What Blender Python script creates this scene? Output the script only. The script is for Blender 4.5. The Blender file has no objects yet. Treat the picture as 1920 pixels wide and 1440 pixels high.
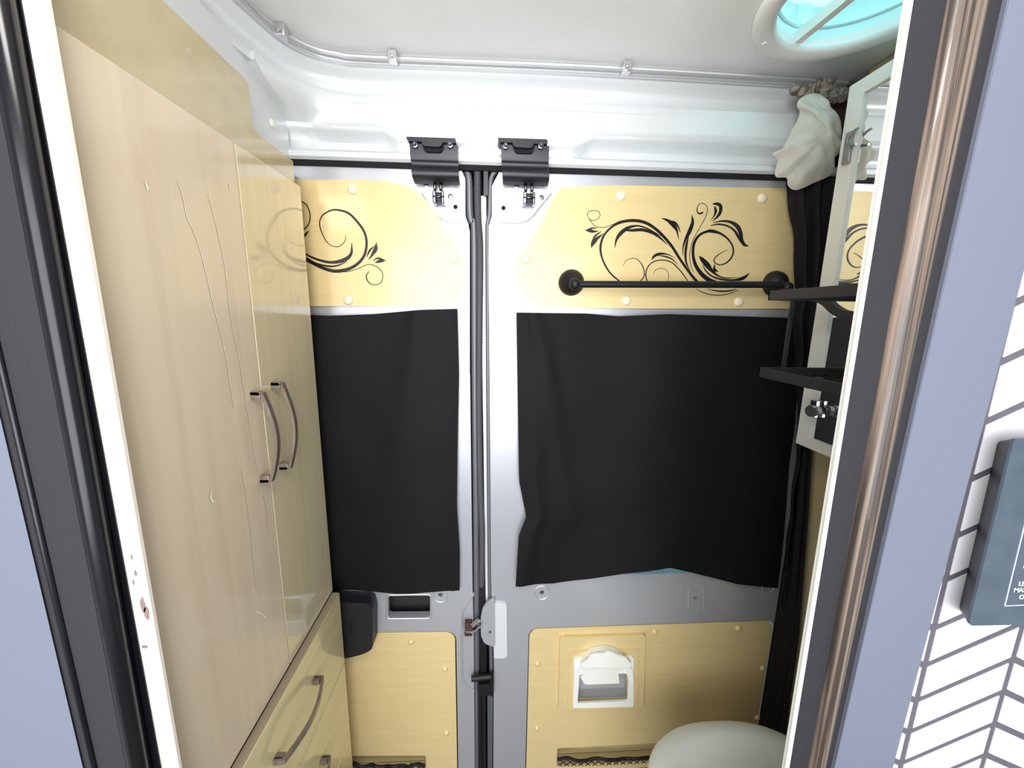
import bpy, bmesh, math, random, mathutils
from mathutils import Vector, Matrix, noise
random.seed(4)
C = bpy.context.scene.collection
H = 1.5                                   # eye height above the floor; z below is given from eye level
PI = math.pi

# ------------------------------------------------------------------ camera
F = 721.0
_p, _y, _r = (math.radians(a) for a in (10.36, 2.99, 0.73))
_rt = Vector((math.cos(_y), -math.sin(_y), 0))
_fw = Vector((math.sin(_y)*math.cos(_p), math.cos(_y)*math.cos(_p), -math.sin(_p)))
_up = _rt.cross(_fw)
RT = _rt*math.cos(_r) + _up*math.sin(_r)
UP = _up*math.cos(_r) - _rt*math.sin(_r)
FW = _fw
cam = bpy.data.objects.new('camera', bpy.data.cameras.new('camera'))
C.objects.link(cam)
m = Matrix((RT, UP, -FW)).transposed().to_4x4()
m.translation = (0, 0, H)
cam.matrix_world = m
cam.data.sensor_fit = 'HORIZONTAL'; cam.data.sensor_width = 36.0
cam.data.lens = 36.0*F/1920.0
cam.data.clip_start = 0.01
bpy.context.scene.camera = cam

# ------------------------------------------------------------------ light and exposure
sc = bpy.context.scene
vs = sc.view_settings
vs.view_transform = 'Standard'; vs.look = 'None'; vs.gamma = 1.0; vs.use_curve_mapping = False
vs.exposure = 0.36
world = bpy.data.worlds.new('world'); sc.world = world; world.use_nodes = True
bg = world.node_tree.nodes['Background']
bg.inputs[0].default_value = (0.90, 0.95, 1.0, 1); bg.inputs[1].default_value = 0.5
def area(name, loc, target, sx, sy, power, col):
    l = bpy.data.lights.new(name, 'AREA'); l.shape = 'RECTANGLE'; l.size = sx; l.size_y = sy
    l.energy = power; l.color = col
    o = bpy.data.objects.new(name, l); C.objects.link(o)
    o.location = (loc[0], loc[1], loc[2]+H)
    d = Vector(target)-Vector(loc)
    o.rotation_euler = d.to_track_quat('-Z', 'Y').to_euler()
    return o
area('cabin_ceiling_lamp', (-0.05, -0.10, 0.46), (-0.05, 0.95, 0.12), 0.35, 0.12, 3.6, (1.0, 0.97, 0.93))
area('cabin_window_light', (-0.15, -1.1, -0.2), (0.1, 0.9, -0.25), 1.7, 1.3, 36.0, (0.93, 0.96, 1.0))
area('skylight_daylight', (0.62, 0.72, 0.80), (0.62, 0.72, 0.0), 0.30, 0.30, 1.5, (0.85, 0.97, 1.0))

# ------------------------------------------------------------------ pixel of the 1920x1440 photo to a point on a real plane
def ray(px, py):
    return RT*((px-960)/F) - UP*((py-720)/F) + FW
def onY(px, py, Y): d = ray(px, py); return d*(Y/d.y)
def onX(px, py, X): d = ray(px, py); return d*(X/d.x)
def onZ(px, py, Z): d = ray(px, py); return d*(Z/d.z)
def pY(pts, Y): return [(lambda v: (v.x, v.z))(onY(a, b, Y)) for a, b in pts]
def pX(pts, X): return [(lambda v: (v.y, v.z))(onX(a, b, X)) for a, b in pts]

# ------------------------------------------------------------------ materials
def lin(c):
    return tuple((x/255/12.92 if x/255 <= 0.04045 else ((x/255+0.055)/1.055)**2.4) for x in c)
def mat(name, rgb, rough=0.5, metal=0.0, rgb2=None, nscale=(8, 8, 8), ndetail=4, bump=0.0, bscale=200, coat=0.0, spec=0.5,
        trans=0.0, ramp=(0.4, 0.65), ior=1.45):
    M = bpy.data.materials.new(name); M.use_nodes = True
    nt = M.node_tree; b = nt.nodes['Principled BSDF']
    c = lin(rgb)+(1,)
    b.inputs['Base Color'].default_value = c
    b.inputs['Roughness'].default_value = rough; b.inputs['Metallic'].default_value = metal
    b.inputs['Coat Weight'].default_value = coat; b.inputs['Coat Roughness'].default_value = 0.06
    b.inputs['Specular IOR Level'].default_value = spec; b.inputs['IOR'].default_value = ior
    b.inputs['Transmission Weight'].default_value = trans
    tc = nt.nodes.new('ShaderNodeTexCoord'); mp = nt.nodes.new('ShaderNodeMapping')
    nt.links.new(tc.outputs['Object'], mp.inputs['Vector'])
    mp.inputs['Scale'].default_value = nscale
    if rgb2:
        n = nt.nodes.new('ShaderNodeTexNoise'); n.inputs['Scale'].default_value = 1.0; n.inputs['Detail'].default_value = ndetail
        nt.links.new(mp.outputs[0], n.inputs['Vector'])
        r = nt.nodes.new('ShaderNodeValToRGB')
        r.color_ramp.elements[0].position = ramp[0]; r.color_ramp.elements[1].position = ramp[1]
        r.color_ramp.elements[0].color = c; r.color_ramp.elements[1].color = lin(rgb2)+(1,)
        nt.links.new(n.outputs[0], r.inputs[0]); nt.links.new(r.outputs[0], b.inputs['Base Color'])
    if bump > 0:
        n2 = nt.nodes.new('ShaderNodeTexNoise'); n2.inputs['Scale'].default_value = bscale; n2.inputs['Detail'].default_value = 3
        nt.links.new(tc.outputs['Object'], n2.inputs['Vector'])
        bp = nt.nodes.new('ShaderNodeBump'); bp.inputs['Strength'].default_value = bump; bp.inputs['Distance'].default_value = 0.002
        nt.links.new(n2.outputs[0], bp.inputs['Height']); nt.links.new(bp.outputs[0], b.inputs['Normal'])
    return M
SILVER = mat('silver_paint', (196, 198, 204), 0.34, 0.55, bump=0.05, bscale=60)
SILVER_HI = mat('header_paint', (222, 225, 226), 0.30, 0.2, bump=0.04, bscale=30)
CEIL = mat('ceiling_laminate', (240, 240, 239), 0.42, 0.0, rgb2=(235, 235, 233), nscale=(5, 5, 5), bump=0.05, bscale=40)
ALU = mat('aluminium', (215, 214, 216), 0.22, 0.9)
CHROME = mat('chrome', (225, 225, 228), 0.1, 1.0)
CLIP = mat('dark_chrome', (112, 112, 118), 0.22, 1.0)
STEEL = mat('zinc_steel', (170, 170, 172), 0.3, 0.9)
GOLD = mat('gold_laminate', (229, 206, 152), 0.30, 0.12, rgb2=(225, 201, 146), nscale=(6, 6, 90), ndetail=3, coat=0.25)
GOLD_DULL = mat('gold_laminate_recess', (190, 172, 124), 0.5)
CREAM = mat('cream_cap', (238, 226, 198), 0.35)
WOOD_NEAR = mat('glossy_maple_laminate', (226, 207, 179), 0.28, 0.0, rgb2=(214, 193, 164), nscale=(30, 30, 1.6), ndetail=6, coat=0.35, ramp=(0.45, 0.75))
WOOD_FAR = mat('glossy_beige_laminate', (222, 207, 170), 0.12, 0.0, rgb2=(216, 200, 163), nscale=(30, 60, 1.2), ndetail=5, coat=0.9)
WOOD_TOP = mat('beige_laminate_body', (200, 184, 146), 0.16, 0.0, rgb2=(193, 177, 138), nscale=(20, 20, 20), coat=0.6)
DRAWER = mat('drawer_laminate', (228, 214, 164), 0.18, 0.0, rgb2=(220, 205, 156), nscale=(40, 2, 40), coat=0.6)
EDGE = mat('taupe_edging', (168, 152, 126), 0.45)
STREAK = mat('pale_streak', (255, 246, 222), 0.3)
SCUFF = mat('dark_scuff', (140, 118, 112), 0.6)
NICKEL = mat('brushed_nickel_brown', (160, 148, 136), 0.3, 0.6, rgb2=(138, 126, 115), nscale=(60, 60, 10))
FLANGE = mat('grey_flange_paint', (112, 113, 118), 0.45, 0.3)
GAP = mat('dark_gap', (10, 8, 9), 0.8)
RUBBER = mat('black_rubber', (28, 28, 32), 0.45, bump=0.1, bscale=300)
RUBBER_GLOSS = mat('glossy_black_gasket', (14, 14, 18), 0.22)
RIB = mat('ribbed_grey_rubber', (78, 76, 80), 0.6)
DARKGREY = mat('dark_grey_trim', (46, 45, 48), 0.6, bump=0.25, bscale=500)
WHITE = mat('white_plastic', (240, 240, 232), 0.35)
WARM_WHITE = mat('warm_white_edge', (250, 240, 226), 0.4, rgb2=(246, 234, 218), nscale=(20, 20, 4))
LAV = mat('lavender_grey_paint', (120, 124, 140), 0.4, bump=0.1, bscale=300)
BLACKCLOTH = mat('black_curtain_fabric', (26, 22, 25), 0.62, bump=0.35, bscale=900)
BLACKMET = mat('black_powder_coat', (27, 27, 29), 0.45, 0.2)
BLACKSHELF = mat('charcoal_powder_coat', (50, 50, 53), 0.5, 0.2)
BRACK = mat('black_steel_bracket', (52, 52, 57), 0.38, 0.5)
INK = mat('black_vinyl', (20, 16, 18), 0.4)
WHITECLOTH = mat('off_white_cloth', (242, 240, 230), 0.85, rgb2=(234, 232, 221), nscale=(30, 30, 30), bump=0.3, bscale=500)
FUZZ = mat('grey_brown_sealant', (150, 142, 134), 0.95, rgb2=(92, 82, 76), nscale=(90, 90, 90), ndetail=8, bump=0.8, bscale=260)
MAROON = mat('maroon_wood', (78, 44, 44), 0.6, rgb2=(52, 30, 32), nscale=(60, 60, 6))
MIRROR = mat('mirror_silver', (238, 240, 238), 0.01, 1.0)
BEIGE = mat('beige_wall_lining', (192, 176, 136), 0.5, rgb2=(184, 168, 128), nscale=(4, 4, 2))
BROWNWOOD = mat('worn_walnut_moulding', (150, 130, 114), 0.42, rgb2=(62, 52, 46), nscale=(330, 120, 2.6), ndetail=6, ramp=(0.34, 0.58), coat=0.3)
GROUT = mat('grey_grout', (104, 100, 108), 0.8)
TILE = mat('white_tile', (250, 249, 250), 0.3)
PANELBLUE = mat('blue_grey_panel', (84, 96, 108), 0.35, rgb2=(76, 88, 100), nscale=(30, 30, 30))
PANELSIDE = mat('dark_slate_side', (44, 44, 52), 0.5)
TOILETM = mat('toilet_plastic', (214, 218, 208), 0.38)
FLOORM = mat('grey_vinyl_floor', (120, 116, 108), 0.5, rgb2=(104, 100, 94), nscale=(20, 20, 20))
CYANP = mat('turquoise_plastic', (215, 243, 243), 0.35)
HOLDERGREY = mat('grey_plastic', (178, 178, 180), 0.4)
PRINT = mat('white_print', (235, 240, 245), 0.5)
def dome_mat():
    M = bpy.data.materials.new('turquoise_translucent_dome'); M.use_nodes = True
    nt = M.node_tree; b = nt.nodes['Principled BSDF']
    b.inputs['Base Color'].default_value = lin((226, 250, 250))+(1,); b.inputs['Roughness'].default_value = 0.4
    t = nt.nodes.new('ShaderNodeBsdfTranslucent'); t.inputs[0].default_value = lin((224, 250, 251))+(1,)
    mx = nt.nodes.new('ShaderNodeMixShader'); mx.inputs[0].default_value = 0.8
    nt.links.new(b.outputs[0], mx.inputs[1]); nt.links.new(t.outputs[0], mx.inputs[2])
    nt.links.new(mx.outputs[0], nt.nodes['Material Output'].inputs[0])
    return M
DOME = dome_mat()
def glass_mat():
    M = mat('cyan_window_glass', (150, 225, 232), 0.05, trans=1.0)
    return M
GLASS = glass_mat()

# ------------------------------------------------------------------ object helpers (vertices are given from eye level; parents hold the base)
def finish(name, me, material, parent=None, smooth=35):
    base = Vector((0, 0, 0))
    me.transform(Matrix.Translation((0, 0, H)))
    if parent is not None:
        p = parent; off = Vector((0, 0, 0))
        while p is not None:
            off += p.location; p = p.parent
    else:
        xs = [v.co for v in me.vertices]
        off = Vector((sum(v.x for v in xs)/len(xs), sum(v.y for v in xs)/len(xs), min(v.z for v in xs)))
    me.transform(Matrix.Translation(-off))
    o = bpy.data.objects.new(name, me); C.objects.link(o)
    if parent is not None: o.parent = parent
    else: o.location = off
    if material: me.materials.clear(); me.materials.append(material)
    if smooth:
        for p in me.polygons: p.use_smooth = True
        me.set_sharp_from_angle(angle=math.radians(smooth))
        for p in me.polygons:
            if max(abs(p.normal.x), abs(p.normal.y), abs(p.normal.z)) > 0.99995: p.use_smooth = False
    return o
def obj(name, bm, material, parent=None, smooth=35):
    bmesh.ops.recalc_face_normals(bm, faces=bm.faces)
    me = bpy.data.meshes.new(name); bm.to_mesh(me); bm.free()
    return finish(name, me, material, parent, smooth)
def thing(name, label, cat, loc, group=None):
    o = bpy.data.objects.new(name, None); C.objects.link(o)
    o.empty_display_size = 0.05
    o.location = (loc[0], loc[1], loc[2]+H); o['label'] = label; o['category'] = cat
    if group: o['group'] = group
    return o
def tag(o, label, cat, group=None):
    o['label'] = label; o['category'] = cat
    if group: o['group'] = group
    return o
def struct(o, label=None):
    o['kind'] = 'structure'
    if label: o['label'] = label
    return o
def bevel_bm(bm, w, seg=2):
    if w > 0:
        bmesh.ops.bevel(bm, geom=list(bm.edges), offset=w, segments=seg, profile=0.5, affect='EDGES', clamp_overlap=True)
def box_bm(x0, x1, y0, y1, z0, z1, bev=0.0, seg=2, bm=None):
    b = bmesh.new()
    bmesh.ops.create_cube(b, size=1)
    for v in b.verts:
        v.co = Vector((x0 if v.co.x < 0 else x1, y0 if v.co.y < 0 else y1, z0 if v.co.z < 0 else z1))
    bevel_bm(b, bev, seg)
    if bm is None: return b
    t = bpy.data.meshes.new('t'); b.to_mesh(t); b.free(); bm.from_mesh(t); bpy.data.meshes.remove(t)
    return bm
def merge(bm, other):
    t = bpy.data.meshes.new('t'); other.to_mesh(t); other.free(); bm.from_mesh(t); bpy.data.meshes.remove(t); return bm
def rounded(pts, r, n=6):
    out = []; N = len(pts)
    rr = r if isinstance(r, (list, tuple)) else [r]*N
    for i in range(N):
        p = Vector(pts[i]); a = Vector(pts[i-1])-p; b = Vector(pts[(i+1) % N])-p
        q = min(rr[i], a.length*0.48, b.length*0.48)
        if q <= 0: out.append(tuple(p)); continue
        A = p+a.normalized()*q; B = p+b.normalized()*q
        for k in range(n+1):
            t = k/n
            v = A*(1-t)**2+p*2*t*(1-t)+B*t**2
            out.append((v.x, v.y))
    return out
def circ(cx, cy, r, n=24, ry=None):
    ry = ry or r
    return [(cx+r*math.cos(2*PI*k/n), cy+ry*math.sin(2*PI*k/n)) for k in range(n)]
def inside(p, poly):
    c = False
    for (x1, y1), (x2, y2) in zip(poly, poly[1:]+poly[:1]):
        if (y1 > p[1]) != (y2 > p[1]) and p[0] < (x2-x1)*(p[1]-y1)/(y2-y1)+x1: c = not c
    return c
def slab(name, outer, holes, plane, front, thick, material, parent=None, bev=0.0015):
    """flat plate with holes; plane 'Y': outline (x,z), front faces -Y; 'X+'/'X-': outline (y,z); 'Z': outline (x,y), front is underside"""
    bev = min(bev, thick*0.45)
    vs_, es_ = [], []
    for poly in [outer]+list(holes):
        q = []
        for p in poly:
            if not q or (Vector(p)-Vector(q[-1])).length > 2e-5: q.append(p)
        if (Vector(q[0])-Vector(q[-1])).length < 2e-5: q.pop()
        k0 = len(vs_); vs_ += [Vector(p) for p in q]; es_ += [(k0+k, k0+(k+1) % len(q)) for k in range(len(q))]
    r = mathutils.geometry.delaunay_2d_cdt(vs_, es_, [], 0, 1e-6)
    bm = bmesh.new(); VV = [bm.verts.new((p.x, p.y, thick/2)) for p in r[0]]
    for f in r[2]:
        c_ = sum((r[0][k] for k in f), Vector((0, 0)))/len(f)
        if inside(c_, outer) and not any(inside(c_, h) for h in holes): bm.faces.new([VV[k] for k in f])
    bmesh.ops.delete(bm, geom=[v for v in bm.verts if not v.link_faces], context='VERTS')
    bmesh.ops.recalc_face_normals(bm, faces=bm.faces)
    if bm.faces and sum(f.normal.z for f in bm.faces) < 0: bmesh.ops.reverse_faces(bm, faces=bm.faces[:])
    rim_ = [e for e in bm.edges if len(e.link_faces) == 1]
    front_faces = bm.faces[:]
    dup_ = bmesh.ops.duplicate(bm, geom=front_faces)
    vm = dup_['vert_map']
    back = [g for g in dup_['geom'] if isinstance(g, bmesh.types.BMFace)]
    for v in {v for f in back for v in f.verts}: v.co.z = -thick/2
    bmesh.ops.reverse_faces(bm, faces=back)
    for e in rim_:
        a, b = e.verts; bm.faces.new((a, b, vm[b], vm[a]))
    if bev > 0.0004:
        ed = [e for e in rim_ if e.is_valid]
        bmesh.ops.bevel(bm, geom=ed, offset=bev, segments=2, profile=0.5, affect='EDGES', clamp_overlap=True)
    me = bpy.data.meshes.new(name); bm.to_mesh(me); bm.free()
    for v in me.vertices:
        x, y, z = v.co
        if plane == 'Y': v.co = (x, front+thick/2-z, y)
        elif plane == 'X+': v.co = (front-thick/2+z, x, y)
        elif plane == 'X-': v.co = (front+thick/2+z, x, y)
        else: v.co = (x, y, front+thick/2+z)
    bm = bmesh.new(); bm.from_mesh(me); bmesh.ops.remove_doubles(bm, verts=bm.verts, dist=1e-5); bpy.data.meshes.remove(me)
    return obj(name, bm, material, parent, 30)
def smooth_path(pts, n=8, closed=False):
    P = [Vector(p) for p in pts]; out = []
    N = len(P)
    for i in range(N if closed else N-1):
        p1, p2 = P[i], P[(i+1) % N]
        p0 = P[i-1] if (i > 0 or closed) else p1*2-p2
        p3 = P[(i+2) % N] if (i+2 < N or closed) else p2*2-p1
        for k in range(n):
            t = k/n
            out.append(0.5*((2*p1)+(p2-p0)*t+(2*p0-5*p1+4*p2-p3)*t*t+(3*p1-p0-3*p2+p3)*t**3))
    if not closed: out.append(P[-1])
    return out
def tube_bm(pts, r, n=10, bm=None, caps=True):
    bm = bm or bmesh.new(); P = [Vector(p) for p in pts]; rings = []
    T0 = None; up = None
    for i, p in enumerate(P):
        t = (P[min(i+1, len(P)-1)]-P[max(i-1, 0)]).normalized()
        if up is None:
            up = Vector((0, 0, 1)) if abs(t.z) < 0.9 else Vector((0, 1, 0))
        up = (up-t*up.dot(t)).normalized(); s = t.cross(up)
        rr = r[i] if isinstance(r, (list, tuple)) else r
        rings.append([bm.verts.new(p+up*rr*math.cos(2*PI*k/n)+s*rr*math.sin(2*PI*k/n)) for k in range(n)])
    for a, b in zip(rings, rings[1:]):
        for k in range(n): bm.faces.new((a[k], a[(k+1) % n], b[(k+1) % n], b[k]))
    if caps: bm.faces.new(rings[0][::-1]); bm.faces.new(rings[-1])
    return bm
def sweep_rect_bm(pts, w, t, side, bm=None):
    """bar of rectangular section: w along `side`, t across"""
    bm = bm or bmesh.new(); P = [Vector(p) for p in pts]; rings = []
    side = Vector(side).normalized()
    for i, p in enumerate(P):
        tg = (P[min(i+1, len(P)-1)]-P[max(i-1, 0)]).normalized(); nrm = tg.cross(side).normalized()
        rings.append([bm.verts.new(p+side*a*w/2+nrm*b*t/2) for a, b in ((-1, -1), (1, -1), (1, 1), (-1, 1))])
    for a, b in zip(rings, rings[1:]):
        for k in range(4): bm.faces.new((a[k], a[(k+1) % 4], b[(k+1) % 4], b[k]))
    bm.faces.new(rings[0][::-1]); bm.faces.new(rings[-1])
    return bm
def lathe_bm(prof, c, axis, n=24, bm=None):
    """prof: list of (r, h) from base to tip; axis: direction of h"""
    bm = bm or bmesh.new(); ax = Vector(axis).normalized(); c = Vector(c)
    u = ax.orthogonal().normalized(); v = ax.cross(u); rings = []
    for r, h in prof:
        if r < 1e-6: rings.append([bm.verts.new(c+ax*h)])
        else: rings.append([bm.verts.new(c+ax*h+u*r*math.cos(2*PI*k/n)+v*r*math.sin(2*PI*k/n)) for k in range(n)])
    for a, b in zip(rings, rings[1:]):
        for k in range(n):
            k2 = (k+1) % n
            if len(a) == 1 and len(b) == 1: continue
            if len(a) == 1: bm.faces.new((a[0], b[k2], b[k]))
            elif len(b) == 1: bm.faces.new((a[k], a[k2], b[0]))
            else: bm.faces.new((a[k], a[k2], b[k2], b[k]))
    if len(rings[0]) > 1: bm.faces.new(rings[0][::-1])
    if len(rings[-1]) > 1: bm.faces.new(rings[-1])
    return bm
def extrude_profile(prof, path, bm=None, out=None):
    """prof (o,z) swept along horizontal path [(x,y)]; o measured to the left-hand normal of travel"""
    bm = bm or bmesh.new(); rings = []
    P = [Vector(p) for p in path]
    for i, p in enumerate(P):
        a = (P[i]-P[i-1]).normalized() if i > 0 else (P[1]-P[0]).normalized()
        b = (P[i+1]-P[i]).normalized() if i < len(P)-1 else a
        t = (a+b).normalized(); nn = Vector((-t.y, t.x)); k = 1/max(0.3, math.cos(a.angle(t) if a.length and t.length else 0))
        rings.append([bm.verts.new((p.x+nn.x*o*k, p.y+nn.y*o*k, z)) for o, z in prof])
    n = len(prof)
    for a, b in zip(rings, rings[1:]):
        for k in range(n): bm.faces.new((a[k], a[(k+1) % n], b[(k+1) % n], b[k]))
    bm.faces.new(rings[0][::-1]); bm.faces.new(rings[-1])
    return bm

D = 0.95                                   # rear doors' inner skin
# ------------------------------------------------------------------ setting: floor, walls, ceiling, header
struct(obj('floor', box_bm(-0.9, 1.3, -1.2, 1.12, -1.54, -1.5), FLOORM, smooth=0))
vent_c = (0.625, 0.715)
struct(slab('ceiling', [(-0.75, -0.05), (1.25, -0.05), (1.25, 1.1), (-0.75, 1.1)], [circ(*vent_c, 0.137, 48)[::-1]], 'Z', 0.532, 0.02, CEIL, bev=0.001))
struct(obj('wall_left', box_bm(-0.84, -0.81, 0.42, 1.1, -1.5, 0.53), SILVER, smooth=0))
struct(obj('wall_right', box_bm(0.812, 0.838, 0.42, 0.90, -1.5, 0.53, 0.002), BEIGE))
# curved body side and roof cove: one profile swept from the wardrobe top round the rear corner to the right
path = [(-0.435, 0.40), (-0.435, 0.72), (-0.427, 0.80), (-0.408, 0.865), (-0.375, 0.908), (-0.325, 0.928), (-0.25, 0.935), (0.15, 0.932), (0.60, 0.94), (0.81, 0.948)]
path = [tuple(v) for v in smooth_path([Vector(p) for p in path], 5)]
cove = [(0.0, 0.531), (0.0, 0.522), (0.004, 0.512), (0.012, 0.503), (0.022, 0.497), (0.027, 0.490), (0.026, 0.478), (0.016, 0.468), (0.012, 0.455),
        (0.012, 0.446), (0.06, 0.446), (0.06, 0.531)]
struct(obj('trim_1', extrude_profile(cove, path), SILVER_HI, smooth=60))
# header beam over the doors with pressed steps
def interp_(tab, v):
    if v <= tab[0][0]: return 0.80
    for (a, b), (c, d) in zip(tab, tab[1:]):
        if v <= c and c > a: return b+(d-b)*(v-a)/(c-a)
    return tab[-1][1]
def header():
    bm = bmesh.new(); rings = []
    n = 160
    for i in range(n+1):
        x = -0.452+i*(1.262)/n
        # recess depth at the lower step, deeper left and right of the middle raised block
        def ss(a, b, v): t = min(1, max(0, (v-a)/(b-a))); return t*t*(3-2*t)
        mid = ss(-0.245, -0.205, x)*(1-ss(0.18, 0.235, x))
        dz = 0.0
        y0 = 0.948
        yr = 0.974-0.024*max(mid, 1-ss(-0.425, -0.37, x))
        zb = 0.386-0.018*mid
        pr = [(0.99, 0.46), (y0, 0.46), (y0, 0.447), (y0, 0.435), (y0, 0.42), (y0, 0.41), (y0-0.002, 0.402), (y0-0.008, zb+0.010), (y0-0.006, zb+0.004), (y0-0.001, zb), (yr, zb-0.010), (yr+0.002, zb-0.018),
              (yr-0.004, 0.352), (y0-0.006, 0.349), (y0-0.010, 0.344), (y0-0.010, 0.334), (y0-0.004, 0.329), (0.99, 0.329)]
        py_ = interp_(path, x)+0.0145
        def sh_(y, z):
            b_ = min(1, max(0, (z-0.395)/0.052)); b_ = b_*b_*(3-2*b_)
            return y+min(0, py_-y0)*b_
        rings.append([bm.verts.new((x, sh_(y, z) if y < 0.98 else y, z)) for y, z in pr])
    m_ = len(rings[0])
    for a, b in zip(rings, rings[1:]):
        for k in range(m_): bm.faces.new((a[k], a[(k+1) % m_], b[(k+1) % m_], b[k]))
    bm.faces.new(rings[0][::-1]); bm.faces.new(rings[-1])
    return bm
hd = struct(obj('wall_rear', header(), SILVER_HI, smooth=50))
# left cheek of the body beside the wardrobe notch
struct(slab('trim_2', [(0.42, 0.381), (0.7525, 0.381), (0.7525, 0.308), (0.8865, 0.305), (0.8865, 0.30), (0.944, 0.30), (0.944, 0.46), (0.42, 0.46)], [], 'X+', -0.445, 0.04, SILVER_HI, bev=0.001))
cp = lathe_bm([(0.008, 0), (0.008, 0.002), (0.005, 0.004), (0, 0.005)], onX(510, 232, -0.445), (1, 0, 0))
tag(obj('screw_cap', cp, WHITE), 'white domed screw cap on the silver body corner above the wardrobe step', 'screw cap')
# black gap line above the doors
struct(obj('trim_3', box_bm(-0.81, 0.84, 0.9445, 0.985, 0.3175, 0.3288), GAP, smooth=0))
struct(obj('trim_4', box_bm(-0.075, 0.03, 1.01, 1.03, -1.5, 0.32), GAP, smooth=0))
struct(obj('trim_17', box_bm(0.84, 0.86, 0.42, 1.09, -1.5, 0.53), GAP, smooth=0))
struct(obj('trim_18', box_bm(-0.86, 0.86, 1.0, 1.03, 0.30, 0.53), GAP, smooth=0))

# ------------------------------------------------------------------ rear doors
def door_outline_left():
    right = [(863, 312), (871, 335), (873, 405), (877, 421), (881, 434), (881, 700), (886, 1100), (888, 1180), (890, 1440)]
    r = pY(right, D)
    return [(-0.80, 0.3165)]+r+[(r[-1][0], -1.44), (-0.80, -1.44)]
def door_outline_right():
    left = [(940, 314), (929, 335), (923, 350), (922, 405), (917, 425), (916, 480), (918, 700), (921, 1090), (926, 1240), (925, 1440)]
    r = pY(left, D)
    return [(0.835, 0.3165)]+[(0.835, -1.44), (r[-1][0], -1.44)]+r[::-1]
def quadz(tl, tr, Y, zb, rl, rr):
    a, b = onY(*tl, Y), onY(*tr, Y)
    return rounded([(a.x, zb), (a.x, a.z), (b.x, b.z), (b.x, zb)], [0, rl, rr, 0])
def grow(poly, d):
    cx = sum(p[0] for p in poly)/len(poly); cz = sum(p[1] for p in poly)/len(poly)
    xs = [p[0] for p in poly]; zs = [p[1] for p in poly]
    sx = (max(xs)-min(xs)+2*d)/(max(xs)-min(xs)); sz = (max(zs)-min(zs)+2*d)/(max(zs)-min(zs))
    mx = (max(xs)+min(xs))/2; mz = (max(zs)+min(zs))/2
    return [(mx+(a-mx)*sx, mz+(b-mz)*sz) for a, b in poly]
lowL = quadz((560, 1189), (853, 1186), D, -1.40, 0, 0.03); lowR = quadz((993, 1180), (1450, 1164), D, -1.40, 0.03, 0.03)
winL = rounded([(-0.70, -0.03), (-0.13, -0.03), (-0.13, -0.70), (-0.70, -0.70)], 0.06)
winR = rounded([(0.11, -0.03), (0.70, -0.03), (0.70, -0.717), (0.11, -0.717)], 0.06)
rectL = rounded(pY([(727, 1117), (806, 1116), (806, 1157), (727, 1158)], D), 0.010)
def c_at(px, py, r): v = onY(px, py, D); return circ(v.x, v.z, r, 20)
d1 = struct(slab('door_1', door_outline_left(), [grow(lowL, 0.003)[::-1], winL[::-1], rectL[::-1], c_at(826, 1116, 0.0065)[::-1]], 'Y', D, 0.022, SILVER, bev=0.004))
d2 = struct(slab('door_2', door_outline_right(), [grow(lowR, 0.003)[::-1], winR[::-1], c_at(1016, 1111, 0.0065)[::-1], c_at(1304, 1122, 0.0062)[::-1],
                 c_at(919, 1180, 0.005)[::-1]], 'Y', D, 0.022, SILVER, bev=0.004))
# outer skins behind (dark in the holes), glass in the windows
for dd, x0, x1, w in ((d1, -0.80, -0.045, winL), (d2, 0.0, 0.80, winR)):
    W = grow(w, 0.012)
    slab('outer_skin', [(x0, 0.305), (x1, 0.305), (x1, -1.44), (x0, -1.44)], [w[::-1]], 'Y', 1.0, 0.012, DARKGREY, dd, bev=0.001)
    slab('window_pane', W, [], 'Y', 0.976, 0.004, GLASS, dd, bev=0.001)
    slab('window_frame', W, [w[::-1]], 'Y', 0.98, 0.02, RUBBER, dd, bev=0.001)
# pressed rims and rings
def ring(name, px, py, R, parent, r=0.0022, mt=SILVER, Y=D):
    v = onY(px, py, Y)
    pts = [(v.x+R*math.cos(a), v.y, v.z+R*math.sin(a)) for a in [2*PI*k/32 for k in range(33)]]
    return obj(name, tube_bm(pts, r, 8), mt, parent)
ring('pressed_ring', 826, 1117, 0.0195, d1); ring('pressed_ring', 1016, 1111, 0.021, d2); ring('pressed_ring', 1441, 1101, 0.018, d2)
def line_tube(name, pts, r, mt, parent, Y=D, n=6, flat=True):
    P = smooth_path([onY(a, b, Y) for a, b in pts], n)
    return obj(name, tube_bm(P, r, 8), mt, parent)
rim = [Vector((a, D, b)) for a, b in grow(rectL, 0.003)]; rim.append(rim[0])
obj('pressed_rim', tube_bm(rim, 0.0028, 8), SILVER, d1)
line_tube('pressed_rim', [(1291, 1142), (1291, 1106), (1292, 1104), (1317, 1103), (1319, 1105), (1319, 1143)], 0.0013, SILVER, d2)
line_tube('pressed_ledge', [(889, 1112), (880, 1126), (868, 1146), (866, 1175), (866, 1250), (869, 1275), (879, 1288), (889, 1295)], 0.004, SILVER, d1)
# hinge reinforcement embossings
line_tube('pressed_ledge', [(790, 362), (806, 385), (824, 407), (840, 416), (872, 418)], 0.0014, SILVER, d1)
line_tube('pressed_ledge', [(1034, 363), (1014, 387), (998, 407), (985, 416), (965, 419), (940, 419)], 0.0018, SILVER, d2)
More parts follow.
